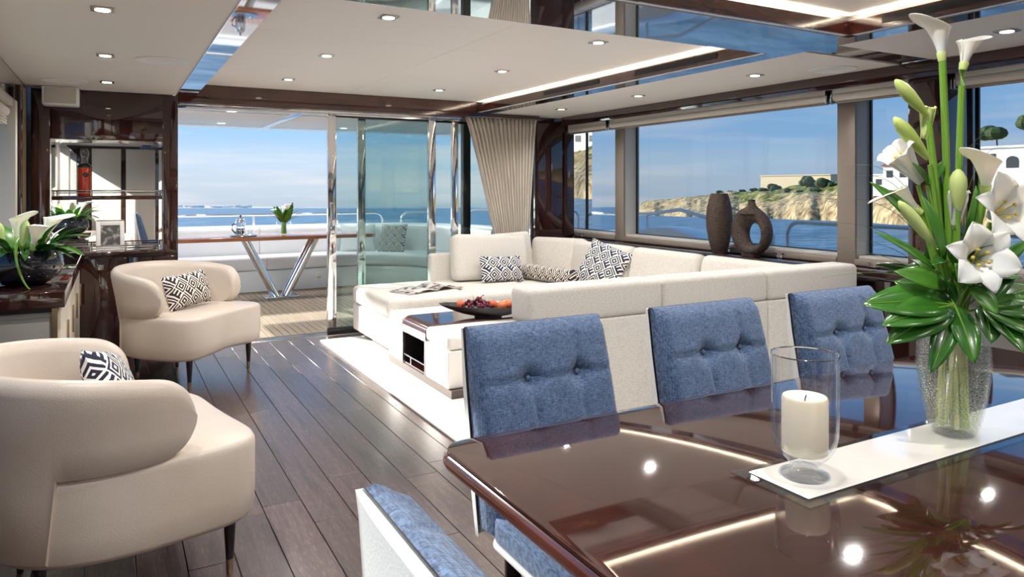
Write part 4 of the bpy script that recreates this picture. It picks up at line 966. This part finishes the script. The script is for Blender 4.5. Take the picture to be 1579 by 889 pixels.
f = flower('calla_lily', 'white calla bending over sideways in the middle of the vase', 'flower', G1); calla(f, (0.052, -0.04, 0.585), (-0.05, -0.12, 1), (-0.9, -0.5, 0.3), 0.12, 0.042); stem_(f, (0.052, -0.04, 0.58), (0.03, 0.0, 0.02), 0.008)
f = flower('calla_lily', 'low white calla of the vase nodding towards the pillar', 'flower', G1); calla(f, (-0.082, 0.0, 0.535), (-0.75, 0.1, 0.75), (-0.5, -0.3, -0.6), 0.115, 0.038); stem_(f, (-0.08, 0, 0.53), (-0.03, 0, 0.02), 0.007)
f = flower('white_lily', 'open white lily lowest at the front of the vase', 'flower', G2); lily(f, (-0.003, -0.115, 0.437), (-0.08, -1, 0.16), 0.083, 0.06); stem_(f, (0.0, -0.05, 0.42), (0.01, -0.02, 0.02), 0.005)
f = flower('white_lily', 'large open white lily above the dark right-hand leaves of the vase', 'flower', G2); lily(f, (0.100, -0.06, 0.545), (0.12, -1, 0.28), 0.092, 0.07); stem_(f, (0.09, 0.0, 0.51), (0.0, 0.03, 0.02), 0.005)
f = flower('white_lily', 'half open cream lily standing upright among the vase leaves', 'flower', G2); lily(f, (-0.005, -0.03, 0.575), (-0.1, -0.35, 1), 0.042, 0.085, 0.55); stem_(f, (0.0, -0.01, 0.49), (-0.01, -0.03, 0.02), 0.005)
f = flower('white_lily', 'side-facing white lily under the green buds of the vase', 'flower', G2); lily(f, (-0.140, -0.01, 0.675), (-0.75, -0.2, 0.75), 0.062, 0.095, 0.75); stem_(f, (-0.085, 0, 0.60), (-0.02, 0.03, 0.02), 0.005)
f = flower('lily_bud', 'long green lily bud highest on its stem in the vase', 'flower bud', G3); budobj(f, (-0.063, 0, 0.770), (-0.147, -0.01, 0.856), 0.016); stem_(f, (-0.058, 0, 0.755), (0.02, 0.02, 0.02), 0.006)
f = flower('lily_bud', 'long green lily bud below the topmost bud of the vase', 'flower bud', G3); budobj(f, (-0.066, -0.01, 0.664), (-0.155, -0.02, 0.765), 0.017); stem_(f, (-0.060, -0.005, 0.65), (0.0, 0.0, 0.02), 0.005)
f = flower('lily_bud', 'plump pale bud opening beside the bud stem of the vase', 'flower bud', G3); lily(f, (-0.055, 0.01, 0.782), (0, -0.2, 1), 0.030, 0.07, 0.6, 'petal_green'); stem_(f, (-0.055, 0.01, 0.715), (0.01, 0.01, 0.02), 0.005)
f = flower('lily_bud', 'pale yellow-green bud upright below the bent calla', 'flower bud', G3); budobj(f, (-0.019, -0.05, 0.545), (-0.022, -0.055, 0.64), 0.019, 'petal_green'); stem_(f, (-0.019, -0.05, 0.54), (0.015, -0.02, 0.02), 0.005)
f = flower('lily_bud', 'slanting pale bud pointing to the dining chairs from the vase', 'flower bud', G3); budobj(f, (-0.065, -0.04, 0.455), (-0.16, -0.05, 0.565), 0.015, 'petal_green'); stem_(f, (-0.06, -0.035, 0.45), (-0.01, -0.01, 0.02), 0.004)
# hand-shaped leaves: each a spray of lobes on one stalk
def palmate(par, c, lobes, nrm, wd=0.05):
    c = Vector(c)
    for tip in lobes:
        o = MB().leaf(c, tip, wd * (0.7 + 0.5 * random.random()), nrm, curl=0.06, n=10, fold=0.22, shape=0.85).build('leaflet', 'leaf_dark', par, fix=False, smooth=70)
        s_ = o.modifiers.new('s', 'SOLIDIFY'); s_.thickness = 0.0012
        v = Vector(tip) - c; nn = Vector(nrm).normalized()
        MB().tube([c + v * t_ + nn * (0.06 * v.length * math.sin(math.pi * t_) + 0.0012) for t_ in (0.0, 0.2, 0.4, 0.6, 0.8, 0.94)], [0.0022, 0.002, 0.0016, 0.0012, 0.0009, 0.0005], 5).build('leaf_vein', 'stem', o)
f = flower('fatsia_leaf', 'big glossy hand-shaped leaf spreading from the vase over the dining chair', 'leaf', 'hand-shaped leaves in the vase')
palmate(f, (-0.040, -0.07, 0.322), [(-0.25, -0.06, 0.322), (-0.225, -0.10, 0.280), (-0.215, -0.10, 0.238), (-0.130, -0.13, 0.178), (-0.045, -0.15, 0.205), (-0.15, -0.01, 0.37), (-0.06, 0.01, 0.40)], (-0.15, -0.75, 0.65), 0.075); stem_(f, (-0.040, -0.07, 0.32), (-0.03, -0.02, 0.03), 0.004, bend=Vector((-0.02, -0.05, 0.30)))
f = flower('fatsia_leaf', 'big glossy hand-shaped leaf spreading from the vase towards the wall', 'leaf', 'hand-shaped leaves in the vase')
palmate(f, (0.030, -0.06, 0.318), [(0.185, -0.02, 0.355), (0.20, -0.07, 0.300), (0.165, -0.11, 0.250), (0.075, -0.14, 0.225), (0.165, 0.03, 0.435), (0.09, 0.03, 0.43), (0.005, -0.13, 0.245)], (0.15, -0.75, 0.65), 0.078); stem_(f, (0.030, -0.06, 0.315), (0.03, 0.01, 0.03), 0.004, bend=Vector((0.015, -0.05, 0.30)))
f = flower('fatsia_leaf', 'dark hand-shaped leaf at the back of the vase under the lilies', 'leaf', 'hand-shaped leaves in the vase')
palmate(f, (0.01, 0.05, 0.34), [(0.10, 0.16, 0.37), (-0.08, 0.17, 0.37), (0.15, 0.10, 0.42), (-0.14, 0.10, 0.40), (0.02, 0.18, 0.35), (-0.03, 0.05, 0.46), (0.06, 0.04, 0.46)], (0, 0.5, 0.85), 0.07); stem_(f, (0.01, 0.05, 0.335), (0.0, 0.03, 0.03), 0.004, bend=Vector((0.0, 0.03, 0.30)))
# lily stems' strap leaves and fine grass
LV = [((-0.063, 0.0, 0.473), (-0.213, -0.02, 0.61), 0.035, 'broad pointed leaf sweeping up towards the big window from the vase'), ((-0.05, -0.05, 0.42), (-0.10, -0.04, 0.58), 0.03, 'upright strap leaf in front of the low calla'),
      ((0.094, 0.0, 0.50), (0.175, 0.02, 0.575), 0.032, 'short pointed leaf rising behind the large open lily'), ((0.06, 0.02, 0.46), (0.058, -0.01, 0.655), 0.026, 'upright strap leaf beside the bent calla'),
      ((-0.02, 0.03, 0.40), (-0.04, 0.03, 0.70), 0.03, 'tall strap leaf among the bud stems'), ((0.03, 0.03, 0.40), (0.075, 0.03, 0.60), 0.03, 'strap leaf behind the bent calla'),
      ((-0.06, -0.03, 0.40), (-0.205, -0.03, 0.49), 0.022, 'narrow drooping leaf at the pillar side of the vase'), ((0.02, -0.09, 0.40), (0.12, -0.09, 0.475), 0.03, 'light green leaf under the large open lily'),
      ((-0.03, -0.09, 0.36), (-0.07, -0.12, 0.425), 0.045, 'round-tipped leaf below the lowest lily'), ((-0.02, -0.09, 0.37), (0.02, -0.13, 0.31), 0.05, 'small broad leaf hanging at the vase mouth'),
      ((-0.05, -0.06, 0.36), (-0.175, -0.06, 0.40), 0.045, 'mid green leaf above the hand-shaped leaf'), ((-0.06, 0.01, 0.60), (-0.015, 0.0, 0.665), 0.025, 'small dark leaf beside the side-facing lily'), ((-0.06, 0.0, 0.60), (-0.115, -0.03, 0.655), 0.018, 'thin leaf crossing the side-facing lily')]
for a, b, w_, lb in LV:
    f = flower('lily_leaf', lb, 'leaf', 'strap leaves in the vase')
    o = MB().leaf(a, b, w_, (0.0 if b[0] < 0 else 0.1, -0.9, 0.45), curl=0.07, n=10, fold=0.25).build('blade', 'leaf_mid', f, fix=False, smooth=70); s_ = o.modifiers.new('s', 'SOLIDIFY'); s_.thickness = 0.001
    MB().tube(bez([a, Vector(a) * 0.7 + Vector((0, 0, 0.10)), (0, 0, 0.27)]), 0.0025, 6).build('stem', 'stem', f)
for k, tip in enumerate([(-0.385, -0.02, 0.465), (-0.36, 0.0, 0.43), (-0.25, 0.02, 0.646), (-0.30, 0.01, 0.56), (-0.34, 0.03, 0.50), (-0.22, 0.05, 0.62), (-0.19, 0.03, 0.66), (-0.33, -0.03, 0.38), (0.12, 0.04, 0.72), (0.16, 0.03, 0.69), (0.18, 0.02, 0.60), (0.10, 0.05, 0.70)]):
    f = flower('grass_stem', 'thin wispy grass blade arching out of the glass vase', 'grass', 'grass blades in the vase')
    MB().tube(bez([(0, 0.01, 0.28), (tip[0] * 0.25, tip[1], tip[2] + 0.05), tip], 18), [0.0012 - 0.0009 * i / 18 for i in range(19)], 5).build('blade', 'grass_blade', f)

# collar of small leaves filling the mouth of the vase
for k in range(22):
    an = 2 * math.pi * k / 22 + random.uniform(-0.1, 0.1); rr = random.uniform(0.04, 0.07); z_ = random.uniform(0.33, 0.43)
    a = Vector((rr * math.cos(an), rr * math.sin(an) - 0.01, z_)); ln = random.uniform(0.05, 0.085); el = random.uniform(-0.1, 0.7)
    b = a + Vector((math.cos(an) * math.cos(el), math.sin(an) * math.cos(el), math.sin(el))) * ln
    f = flower('ivy_leaf', 'small broad green leaf in the collar at the mouth of the glass vase', 'leaf', 'collar leaves in the vase')
    o = MB().leaf(a, b, random.uniform(0.032, 0.05), (0, -0.5, 0.85), curl=0.1, n=8, fold=0.18, shape=0.75).build('blade', random.choice(('leaf_mid', 'leaf_dark')), f, fix=False, smooth=70); s_ = o.modifiers.new('s', 'SOLIDIFY'); s_.thickness = 0.001
    MB().tube([a, a * 0.5 + Vector((0, 0, 0.14)), (a.x * 0.3, a.y * 0.3, 0.25)], 0.0018, 5).build('stem', 'stem', f)

# ---- bowl of lilies on the sideboard
BX, BY, BZ = -0.40, 4.47, 0.85
bo_ = thing('flower_bowl', 'round black glass bowl on the sideboard holding white callas', 'bowl', (BX, BY, BZ))
MB().lathe([(0.0, 0.0), (0.07, 0.0), (0.10, 0.008), (0.155, 0.05), (0.175, 0.10), (0.165, 0.15), (0.14, 0.18), (0.134, 0.18), (0.158, 0.15), (0.166, 0.10), (0.148, 0.055), (0.0, 0.02)], 40, cap=False).build('bowl_body', 'bowl_black', bo_, smooth=70)
def bflower(n, lb, cat, g): return thing(n, lb, cat, (BX, BY, BZ), FR, g)
GS = 'callas in the sideboard bowl'
for (b_, ax, lp, lb) in (((-0.02, -0.03, 0.22), (0.15, -0.1, 1), (1, -0.4, 0.0), 'white calla at the top of the sideboard bowl'), ((0.09, -0.07, 0.19), (0.35, -0.25, 0.95), (0.7, -0.8, 0.1), 'white calla leaning from the sideboard bowl to the armchair'), ((-0.11, -0.08, 0.19), (-0.3, -0.3, 0.95), (-0.6, -0.8, 0.1), 'white calla leaning from the sideboard bowl to the window'), ((0.05, 0.07, 0.22), (0.2, 0.3, 0.95), (0.3, 0.9, 0.1), 'white calla at the bar side of the sideboard bowl')):
    f = bflower('calla_lily', lb, 'flower', GS); calla(f, b_, ax, lp, 0.20, 0.056); MB().tube(bez([(0, 0, 0.08), (b_[0] * 0.3, b_[1] * 0.3, 0.2), b_]), 0.008, 8).build('stem', 'stem', f)
for (a, b, r_) in (((-0.03, -0.12, 0.20), (-0.045, -0.13, 0.33), 0.022), ((0.06, -0.11, 0.21), (0.09, -0.12, 0.34), 0.022)):
    f = bflower('lily_bud', 'yellow-green bud standing in the sideboard bowl', 'flower bud', 'buds in the sideboard bowl'); budobj(f, a, b, r_, 'petal_green'); MB().tube([a, (a[0] * 0.5, a[1] * 0.5, 0.1)], 0.006, 6).build('stem', 'stem', f)
for k in range(44):
    an = random.uniform(0, 2 * math.pi); el = random.uniform(-0.2, 1.1); ln = random.uniform(0.16, 0.27)
    a = Vector((0.10 * math.cos(an), 0.10 * math.sin(an), 0.17)); b = a + Vector((math.cos(an) * math.cos(el), math.sin(an) * math.cos(el), math.sin(el))) * ln * (0.75 if el > 0.5 else 1)
    f = bflower('foliage_leaf', 'pointed green leaf fanning out of the sideboard bowl', 'leaf', 'leaves in the sideboard bowl')
    o = MB().leaf(a, b, random.uniform(0.03, 0.085), (0, 0, 1), curl=0.12, n=8, fold=0.2).build('blade', random.choice(('leaf_dark', 'leaf_mid', 'leaf_dark')), f, fix=False, smooth=70); s_ = o.modifiers.new('s', 'SOLIDIFY'); s_.thickness = 0.001
    MB().tube([a, (a.x * 0.5, a.y * 0.5, 0.06)], 0.003, 5).build('stem', 'stem', f)
f = bflower('hanging_stem', 'long light green stem hanging over the bowl edge onto the sideboard', 'leaf', None)
MB().tube(bez([(0.03, -0.08, 0.24), (0.07, -0.22, 0.20), (0.13, -0.21, 0.02), (0.16, -0.20, 0.004)]), [0.008 - 0.0003 * i for i in range(15)], 8).build('stem', 'stem', f)

# ================================================================== TERRACE FURNITURE
TT = thing('terrace_table', 'varnished teak terrace table on a chrome V-shaped leg', 'table', (1.81, 9.2, 0))
MB().prism(rrect(0.2, 2.95, 8.88, 9.62, 0.1, 6), 'z', 0.722, 0.765, bev=0.008).build('table_top', 'teak_varnish', TT, world=True)
for sx in (-1, 1):
    for dy in (-0.06, 0.06):
        MB().tube([(1.81 + sx * 0.06, 9.2 + dy, 0.015), (1.81 + sx * 0.42, 9.2 + dy * 1.4, 0.725)], 0.042, 12).build('leg', 'chrome', TT, world=True)
MB().prism(rrect(1.60, 2.02, 9.06, 9.34, 0.04, 4), 'z', 0, 0.018, bev=0.004).build('base_plate', 'chrome', TT, world=True)
tr_ = tag(MB().lathe([(0.0, 0), (0.15, 0), (0.165, 0.012), (0.163, 0.014), (0.148, 0.005), (0.0, 0.005)], 36, (0, 0, 0)).build('serving_tray', 'chrome'), 'round silver tray under the coffee press on the terrace table', 'tray'); tr_.location = (1.36, 9.12, 0.765)
pr_ = thing('coffee_press', 'glass and chrome coffee press on the silver tray', 'coffee press', (1.33, 9.12, 0.771))
MB().lathe([(0.0, 0.004), (0.052, 0.004), (0.052, 0.17)], 24, cap=False).build('beaker', 'glass_hurricane', pr_); MB().lathe([(0.0, 0.006), (0.049, 0.006), (0.049, 0.09), (0.0, 0.09)], 24).build('coffee', 'ebony', pr_)
cg = MB()
for k in range(8): a = 2 * math.pi * k / 8; cg.tube([(0.055 * math.cos(a), 0.055 * math.sin(a), 0.0), (0.055 * math.cos(a), 0.055 * math.sin(a), 0.16)], 0.0035, 6)
for z in (0.02, 0.07, 0.12, 0.16): cg.tube([(0.055 * math.cos(2 * math.pi * k / 24), 0.055 * math.sin(2 * math.pi * k / 24), z) for k in range(24)], 0.0035, 6, closed=True)
cg.build('cage', 'chrome', pr_); MB().lathe([(0.056, 0.168), (0.057, 0.178), (0.045, 0.20), (0.02, 0.218), (0.005, 0.222)], 24).build('lid', 'chrome', pr_); MB().ball((0, 0, 0.238), 0.014).build('knob', 'black', pr_)
MB().tube([(-0.055, 0, 0.15), (-0.09, 0, 0.14), (-0.095, 0, 0.08), (-0.055, 0, 0.03)], 0.008, 8).build('handle', 'black', pr_)
for k, (dx, dy) in enumerate(((0.09, -0.03), (0.11, 0.04))):
    gl_ = MB().lathe([(0.0, 0.003), (0.028, 0.0), (0.033, 0.07), (0.031, 0.07), (0.026, 0.008), (0.0, 0.008)], 20, cap=False).build('drinking_glass', 'glass_hurricane'); gl_.location = (1.345 + dx, 9.12 + dy, 0.7715); tag(gl_, 'small clear glass beside the coffee press', 'glass', 'glasses on the tray')
tv = thing('flower_vase', 'small glass cylinder vase of lilies and leaves on the terrace table', 'vase', (1.86, 9.25, 0.765))
MB().lathe([(0.0, 0.002), (0.09, 0.0), (0.092, 0.16), (0.088, 0.16), (0.086, 0.01), (0.0, 0.01)], 28, cap=False).build('glass_cylinder', 'glass_hurricane', tv); MB().lathe([(0.035, 0.012), (0.03, 0.16)], 14, cap=True).build('stems', 'stem', tv)
for k in range(22):
    an = random.uniform(0, 6.283); el = random.uniform(0.3, 1.4); ln = random.uniform(0.16, 0.27); a = Vector((0.03 * math.cos(an), 0.03 * math.sin(an), 0.15)); b = a + Vector((math.cos(an) * math.cos(el), math.sin(an) * math.cos(el), math.sin(el))) * ln
    MB().leaf(a, b, 0.06, (0, 0, 1) if el < 1 else (0, -1, 0), curl=0.1, fold=0.2).build('leaf', random.choice(('leaf_mid', 'leaf_dark', 'leaf_mid')), tv, fix=False)
for (b_, ax) in (((-0.05, -0.03, 0.26), (-0.5, -0.3, 1)), ((0.02, -0.05, 0.30), (0.1, -0.3, 1)), ((0.0, 0.04, 0.28), (0.3, 0.4, 1))): calla(tv, b_, ax, (ax[0] or 0.3, ax[1], 0), 0.12, 0.045)

# ---- built-in terrace settee, its ends curving forward
TS = thing('terrace_settee', 'long white upholstered terrace settee curving round the teak table', 'sofa', (2.0, 10.2, 0))
def curve_sec(off_):   # path of the settee front, offset outward by off_
    pts = [(-0.9, 9.72 + off_)]
    for k in range(9):
        a = R(90 - k * 10); pts.append((2.75 + (0.95 + off_) * math.cos(a), 8.77 + (0.95 + off_) * math.sin(a)))
    pts.append((3.70 + off_, 8.35)); return pts
def settee(n, mat, o0, o1, z0, z1, bev=0.03):
    A, B = curve_sec(o0), curve_sec(o1); poly = A + B[::-1]
    return MB().prism(poly, 'z', z0, z1, bev=bev, seg=3).build(n, mat, TS, world=True, smooth=50)
settee('base', 'gel_white', 0.02, 0.95, 0.0, 0.27, 0.01); settee('seat_cushion', 'vinyl', 0.0, 0.62, 0.275, 0.44, 0.04)
settee('backrest', 'vinyl', 0.60, 0.80, 0.40, 0.80, 0.05); settee('coaming', 'gel_white', 0.79, 0.97, 0.1, 0.82, 0.03)
for xx in (0.6, 1.75): MB().box(xx, xx + 0.006, 10.31, 10.33, 0.44, 0.79).build('seam', 'frame_beige', TS, world=True)
MB().box(1.74, 1.748, 9.712, 9.72, 0.28, 0.43).build('seam', 'frame_beige', TS, world=True)
t = MB().lathe([(0.028, 0), (0.028, 0.006), (0.018, 0.008)], 18, (0, 0, 0), m=Matrix.Rotation(R(90), 3, 'X')).build('courtesy_light', 'chrome'); t.location = (2.42, 9.742, 0.16); tag(t, 'round chrome courtesy light in the base of the white settee', 'courtesy light')
throw('throw_pillow', 'patterned pillow on the curved end of the white terrace settee', 0.42, 0.42, 0.14, 'fret_navy', (3.45, 9.80, 0.43), (R(-18), 0, R(-45)), 'patterned pillows')
throw('throw_pillow', 'plain grey pillow beside the patterned one on the terrace settee', 0.50, 0.42, 0.15, 'vinyl', (3.05, 10.08, 0.43), (R(-18), 0, R(-20)))

# ---- chrome guard rails
RL = thing('stern_rail', 'long chrome guard rail behind the terrace settee', 'railing', (2.0, 10.95, 0.8))
b_ = MB(); b_.tube([(-0.9, 10.95, 0.955), (3.60, 10.95, 0.955), (3.68, 10.95, 0.93), (3.72, 10.95, 0.86), (3.72, 10.95, 0.60)], 0.019, 10); b_.build('top_bar', 'chrome', RL, world=True)
for xx in (0.5, 1.78, 3.0): MB().tube([(xx, 10.95, 0.55), (xx, 10.95, 0.95)], 0.016, 10).build('post', 'chrome', RL, world=True)
co = MB().prism([(-0.9, 10.7), (4.1, 10.7), (4.1, 11.1), (-0.9, 11.1)], 'z', -0.1, 0.79, bev=0.03).build('trim_5', 'gel_white'); tag(co, kind='structure')
def hoop(name, label, pts, r_=0.019, posts=()):
    t = thing(name, label, 'railing', (pts[0][0], pts[0][1], pts[0][2]), 0)
    MB().tube(pts, r_, 10).build('bar', 'rail_white', t, world=True)
    for p, q in posts: MB().tube([p, q], r_ * 0.8, 8).build('post', 'rail_white', t, world=True)
def arch(p0, p1, zb, zt, r_=0.12, n=6):
    p0, p1 = Vector(p0), Vector(p1); d = (p1 - p0).normalized(); o = [Vector((p0.x, p0.y, zb))]
    for k in range(n + 1): a = R(90 * k / n); o.append(Vector((p0.x, p0.y, zt - r_)) + d * (r_ - r_ * math.cos(a)) + Vector((0, 0, r_ * math.sin(a))))
    for k in range(n + 1): a = R(90 * k / n); o.append(Vector((p1.x, p1.y, zt - r_)) - d * (r_ - r_ * math.sin(a)) + Vector((0, 0, r_ * math.cos(a))))
    o.append(Vector((p1.x, p1.y, zb))); return o
hoop('gate_rail', 'chrome hoop rail by the steps seen through the door glass', arch((4.05, 11.0, 0), (4.62, 11.0, 0), 0.25, 0.95))
hoop('gate_rail', 'tall chrome hoop rail next to the curtain beyond the glass', arch((5.25, 11.0, 0), (5.75, 10.2, 0), 0.25, 0.97))
hoop('side_rail', 'white side deck rail dipping down outside the picture window', [(5.7, 9.6, 0.99), (5.7, 7.4, 1.01), (5.7, 6.87, 1.026), (5.7, 6.32, 1.096), (5.7, 5.79, 1.005), (5.7, 5.15, 1.0), (5.7, 5.02, 0.97), (5.7, 4.98, 0.88), (5.7, 4.98, 0.45)], 0.022, (((5.7, 6.9, 0.75), (5.7, 6.9, 1.02)), ((5.7, 8.6, 0.7), (5.7, 8.6, 1.0))))
hoop('side_rail', 'chrome hoop rail between the ring vase and the taupe mullion', arch((5.7, 4.80, 0), (5.7, 3.2, 0), 0.45, 1.018))
hoop('side_rail', 'chrome hoop rail behind the lilies outside the dining windows', arch((5.7, 3.0, 0), (5.7, 0.6, 0), 0.45, 1.0))
hoop('side_rail', 'chrome hoop rail outside the forward dining window', arch((5.7, 0.4, 0), (5.7, -2.5, 0), 0.45, 1.0))
sd_ = MB().box(4.63, 5.85, -4, 9.0, -0.15, 0.02).build('side_deck', 'teak_deck'); tag(sd_, kind='structure')
bw = MB().prism([(9.6, -0.2), (9.6, 0.72), (8.2, 0.76), (7.06, 0.82), (6.6, 0.88), (6.27, 0.90), (5.95, 0.84), (5.59, 0.70), (5.2, 0.50), (4.8, 0.42), (-4, 0.42), (-4, -0.2)], 'x', 5.5, 5.85, bev=0.04, seg=3).build('bulwark', 'gel_white'); tag(bw, kind='structure')
MB().box(-1.9, -0.78, -4, 11, -0.3, 0.02).build('side_deck', 'teak_deck')['kind'] = 'structure'

# ================================================================== SEA AND COAST
b_ = MB(); 
ringd = [0.5, 30, 80, 200, 500, 1500, 5000, 16000]
b_.surf([[SEA_O + SEA_ROT @ Vector((math.cos(2 * math.pi * k / 64) * d_, math.sin(2 * math.pi * k / 64) * d_, 0)) for k in range(64)] for d_ in ringd], cv=True, capu=False)
sea = b_.build('sea', 'sea_water', fix=False); tag(sea, 'open blue rippled sea around the yacht', 'sea', kind='stuff')
def noise2(a, b): return math.sin(a * 1.7 + 1.3 * math.sin(b * 2.1)) * 0.5 + math.sin(a * 4.3 + b * 3.1) * 0.25 + math.sin(a * 9.7 - b * 5.3) * 0.13 + math.sin(a * 21.0 + b * 13.0) * 0.07
AZ = [38.0, 39.5, 43, 48, 53, 58, 64, 75, 100, 130, 165]; SH = [330, 310, 275, 240, 205, 160, 112, 105, 110, 120, 160]; TP = [1.0, 6.0, 8.0, 10.5, 11.5, 11.5, 10.0, 11, 13, 15, 10]
def land_h(az, s_):
    top = interp(az, AZ, TP); sh = interp(az, AZ, SH)
    c = min(1, s_ / 9.0) ** 0.6; r_ = min(1, max(0, s_ - 9) / 45.0)
    r_ = r_ * r_ * (3 - 2 * r_)
    hh = top * (0.42 * c + 0.58 * r_) + noise2(az * 0.22, s_ * 0.05) * top * 0.10 * c + noise2(az * 0.6, s_ * 0.22) * 0.8 * c
    return max(-0.5, hh - 1.0 * max(0, (s_ - 90) / 60))
naz, ns = 300, 34; b_ = MB(); rows = []; green = []
for i in range(naz + 1):
    az = lerp(38.0, 165, (i / naz) ** 1.5); row = []; sh = interp(az, AZ, SH) + 5 * noise2(az * 1.3, 2.0)
    for j in range(ns + 1):
        s_ = 150 * (j / ns) ** 1.7 - 1.0; row.append(out(az, sh + s_, land_h(az, s_) if s_ > 0 else -0.5)); green.append(interp(s_, (0, 12, 20, 40, 70, 150), (0.1, 0.25, 0.40, 0.60, 0.66, 0.7)) - (0.2 if az < 46 else 0))
    rows.append(row)
land = b_.surf(rows).build('coast_hill', 'coast', smooth=180)
at_ = land.data.attributes.new('green', 'FLOAT', 'POINT'); at_.data.foreach_set('value', green); tag(land, kind='structure')
def ground(az, s_): return out(az, interp(az, AZ, SH) + 5 * noise2(az * 1.3, 2.0) + s_, land_h(az, s_) - 0.3)
def house(name, label, az, s_, w, d, h, mat, storeys=1, roof='flat', arches=True, rot=0):
    p = ground(az, s_); t = thing(name, label, 'building', p, R(-az + rot))
    for k in range(storeys):
        hh = h / storeys; in_ = 0.8 * k
        body = MB().box(-w / 2 + in_, w / 2, -d / 2 + in_ * 0.8, d / 2, k * hh - (1.5 if k == 0 else 0), (k + 1) * hh).build('wall', mat, t, smooth=0)
        n = 0 if 'fort' in name else max(2, int(w / 3.2))
        for q in range(n):
            xc_ = -w / 2 + in_ + (w - in_) * (q + 0.5) / n
            m_ = MB()
            if arches and q % 2 == 0:
                poly = [(xc_ - 0.9, k * hh + 0.3)] + [(xc_ - 0.9 * math.cos(R(a)), k * hh + hh * 0.42 + 0.7 * math.sin(R(a))) for a in range(0, 181, 30)] + [(xc_ + 0.9, k * hh + 0.3)]
                m_.prism(poly, 'y', -d / 2 + in_ * 0.8 - 0.05, -d / 2 + in_ * 0.8 + 0.2)
            else: m_.box(xc_ - 0.8, xc_ + 0.8, -d / 2 + in_ * 0.8 - 0.05, -d / 2 + in_ * 0.8 + 0.2, k * hh + hh * 0.35, k * hh + hh * 0.75)
            m_.build('window', 'window_dark', t, smooth=0)
    if roof == 'tile': MB().prism([(-d / 2 - 0.5, h), (d / 2 + 0.5, h), (0, h + 1.5)], 'x', -w / 2 - 0.5, w / 2 + 0.5).build('roof', 'roof_tile', t, smooth=0)
    else: MB().box(-w / 2 - 0.2 + 0.8 * (storeys - 1), w / 2 + 0.2, -d / 2 - 0.3 + 0.64 * (storeys - 1), d / 2 + 0.2, h, h + 0.35).build('parapet', mat, t, smooth=0)
    return t
house('villa', 'cream two-storey villa with dark arched windows behind the tall callas', 64.2, 26, 17, 8, 7.0, 'house_white', 2, rot=-26)
house('villa', 'cream terrace house stepping down left of the arched villa', 61.3, 24, 7, 7, 4.5, 'house_white', 1, arches=False, rot=-28)
house('villa', 'white villa with a red tiled roof seen past the dark pillar', 58.0, 34, 10, 7, 4.2, 'house_white', 1, 'tile', arches=False, rot=-32)
house('villa', 'long white villa low on the shore beside the taupe mullion', 56.0, 28, 7, 6, 3.6, 'house_white', 1, arches=False, rot=-34)
house('villa', 'small white villa on the coast beyond the dining windows', 70, 40, 12, 8, 6, 'house_white', 2)
house('villa', 'white villa mirrored in the polished window reveal', 144, 40, 14, 9, 8.5, 'house_white', 2, arches=False)
ft = house('fort_wall', 'long sand-coloured fort wall on the green hilltop', 50.8, 70, 30, 8, 3.4, 'house_sand', 1, arches=False, rot=-36)
def tree(name, label, az, s_, h, r_, flat=0.62, group='trees on the coast'):
    p = ground(az, s_); t = thing(name, label, 'tree', p, 0, group)
    MB().tube([(0, 0, -0.5), (0.1 * h * 0.3, 0, h * 0.5), (0, 0, h * 0.9)], [0.25, 0.2, 0.12], 6).build('trunk', 'bark', t)
    m_ = MB()
    for k in range(9):
        a = random.random() * 6.28; q = random.random() ** 0.5 * r_ * 0.7
        m_.ball((q * math.cos(a), q * math.sin(a), h + random.uniform(-0.2, 0.4) * r_ * flat), r_ * random.uniform(0.45, 0.65), 1, 1, flat, 8, 6)
    m_.build('crown', 'tree_green', t, smooth=0)
tree('umbrella_pine', 'dark umbrella pine beside the arched villa', 62.9, 34, 9.0, 3.0)
tree('umbrella_pine', 'round dark pine behind the roof of the arched villa', 64.6, 38, 10.0, 3.0)
tree('shrub', 'round shrub before the sand-coloured fort wall', 49.0, 50, 1.5, 2.2, 0.9)
tree('shrub', 'dark shrub at the end of the fort wall on the hilltop', 51.2, 48, 1.6, 2.6, 0.8)
tree('shrub', 'broad shrub at the fort hill next to the taupe mullion', 52.3, 44, 1.6, 3.0, 0.7)
tree('palm', 'bushy palm in front of the arched villa', 61.9, 8, 3.2, 1.5, 0.9)
for k, (az, s_) in enumerate(((45.0, 52), (45.8, 55), (46.7, 50), (47.5, 50), (48.2, 46), (50.0, 40), (50.7, 36), (51.8, 34), (53.0, 44), (54.5, 46), (57.0, 20), (60, 42), (66, 20))): tree('shrub', 'low green shrub scattered along the coast hill', az, s_, 0.6, random.uniform(1.0, 2.0), 0.6, 'shrubs along the coast')
# far hazy shore with pale buildings, astern
b_ = MB(); rows = []
for i in range(121):
    az = lerp(-40, 36, i / 120); hh = 16 * interp(az, (-40, -2, 2, 9, 12, 36), (1, 1, 0.9, 0.5, 0.18, 0.1)) * (0.75 + 0.35 * noise2(az * 1.1, 0.4))
    rows.append([out(az, 2500, -2), out(az, 2550, 1), out(az, 3100, hh), out(az, 3600, hh * 0.7)])
fs = b_.surf(rows).build('far_shore', 'far_land'); tag(fs, kind='structure')
b_ = MB()
for k in range(150):
    az = random.uniform(-12, 9); d_ = random.uniform(2560, 3000); p = out(az, d_, 0); w = random.uniform(8, 26); hh = random.uniform(5, 11)
    b_.box(-w / 2, w / 2, -6, 6, 0, hh, m=Matrix.Translation(p) @ Matrix.Rotation(R(-az), 4, 'Z'))
ct = b_.build('far_town', 'house_white', smooth=0); tag(ct, 'hazy pale town along the far shore astern', 'town', kind='stuff')
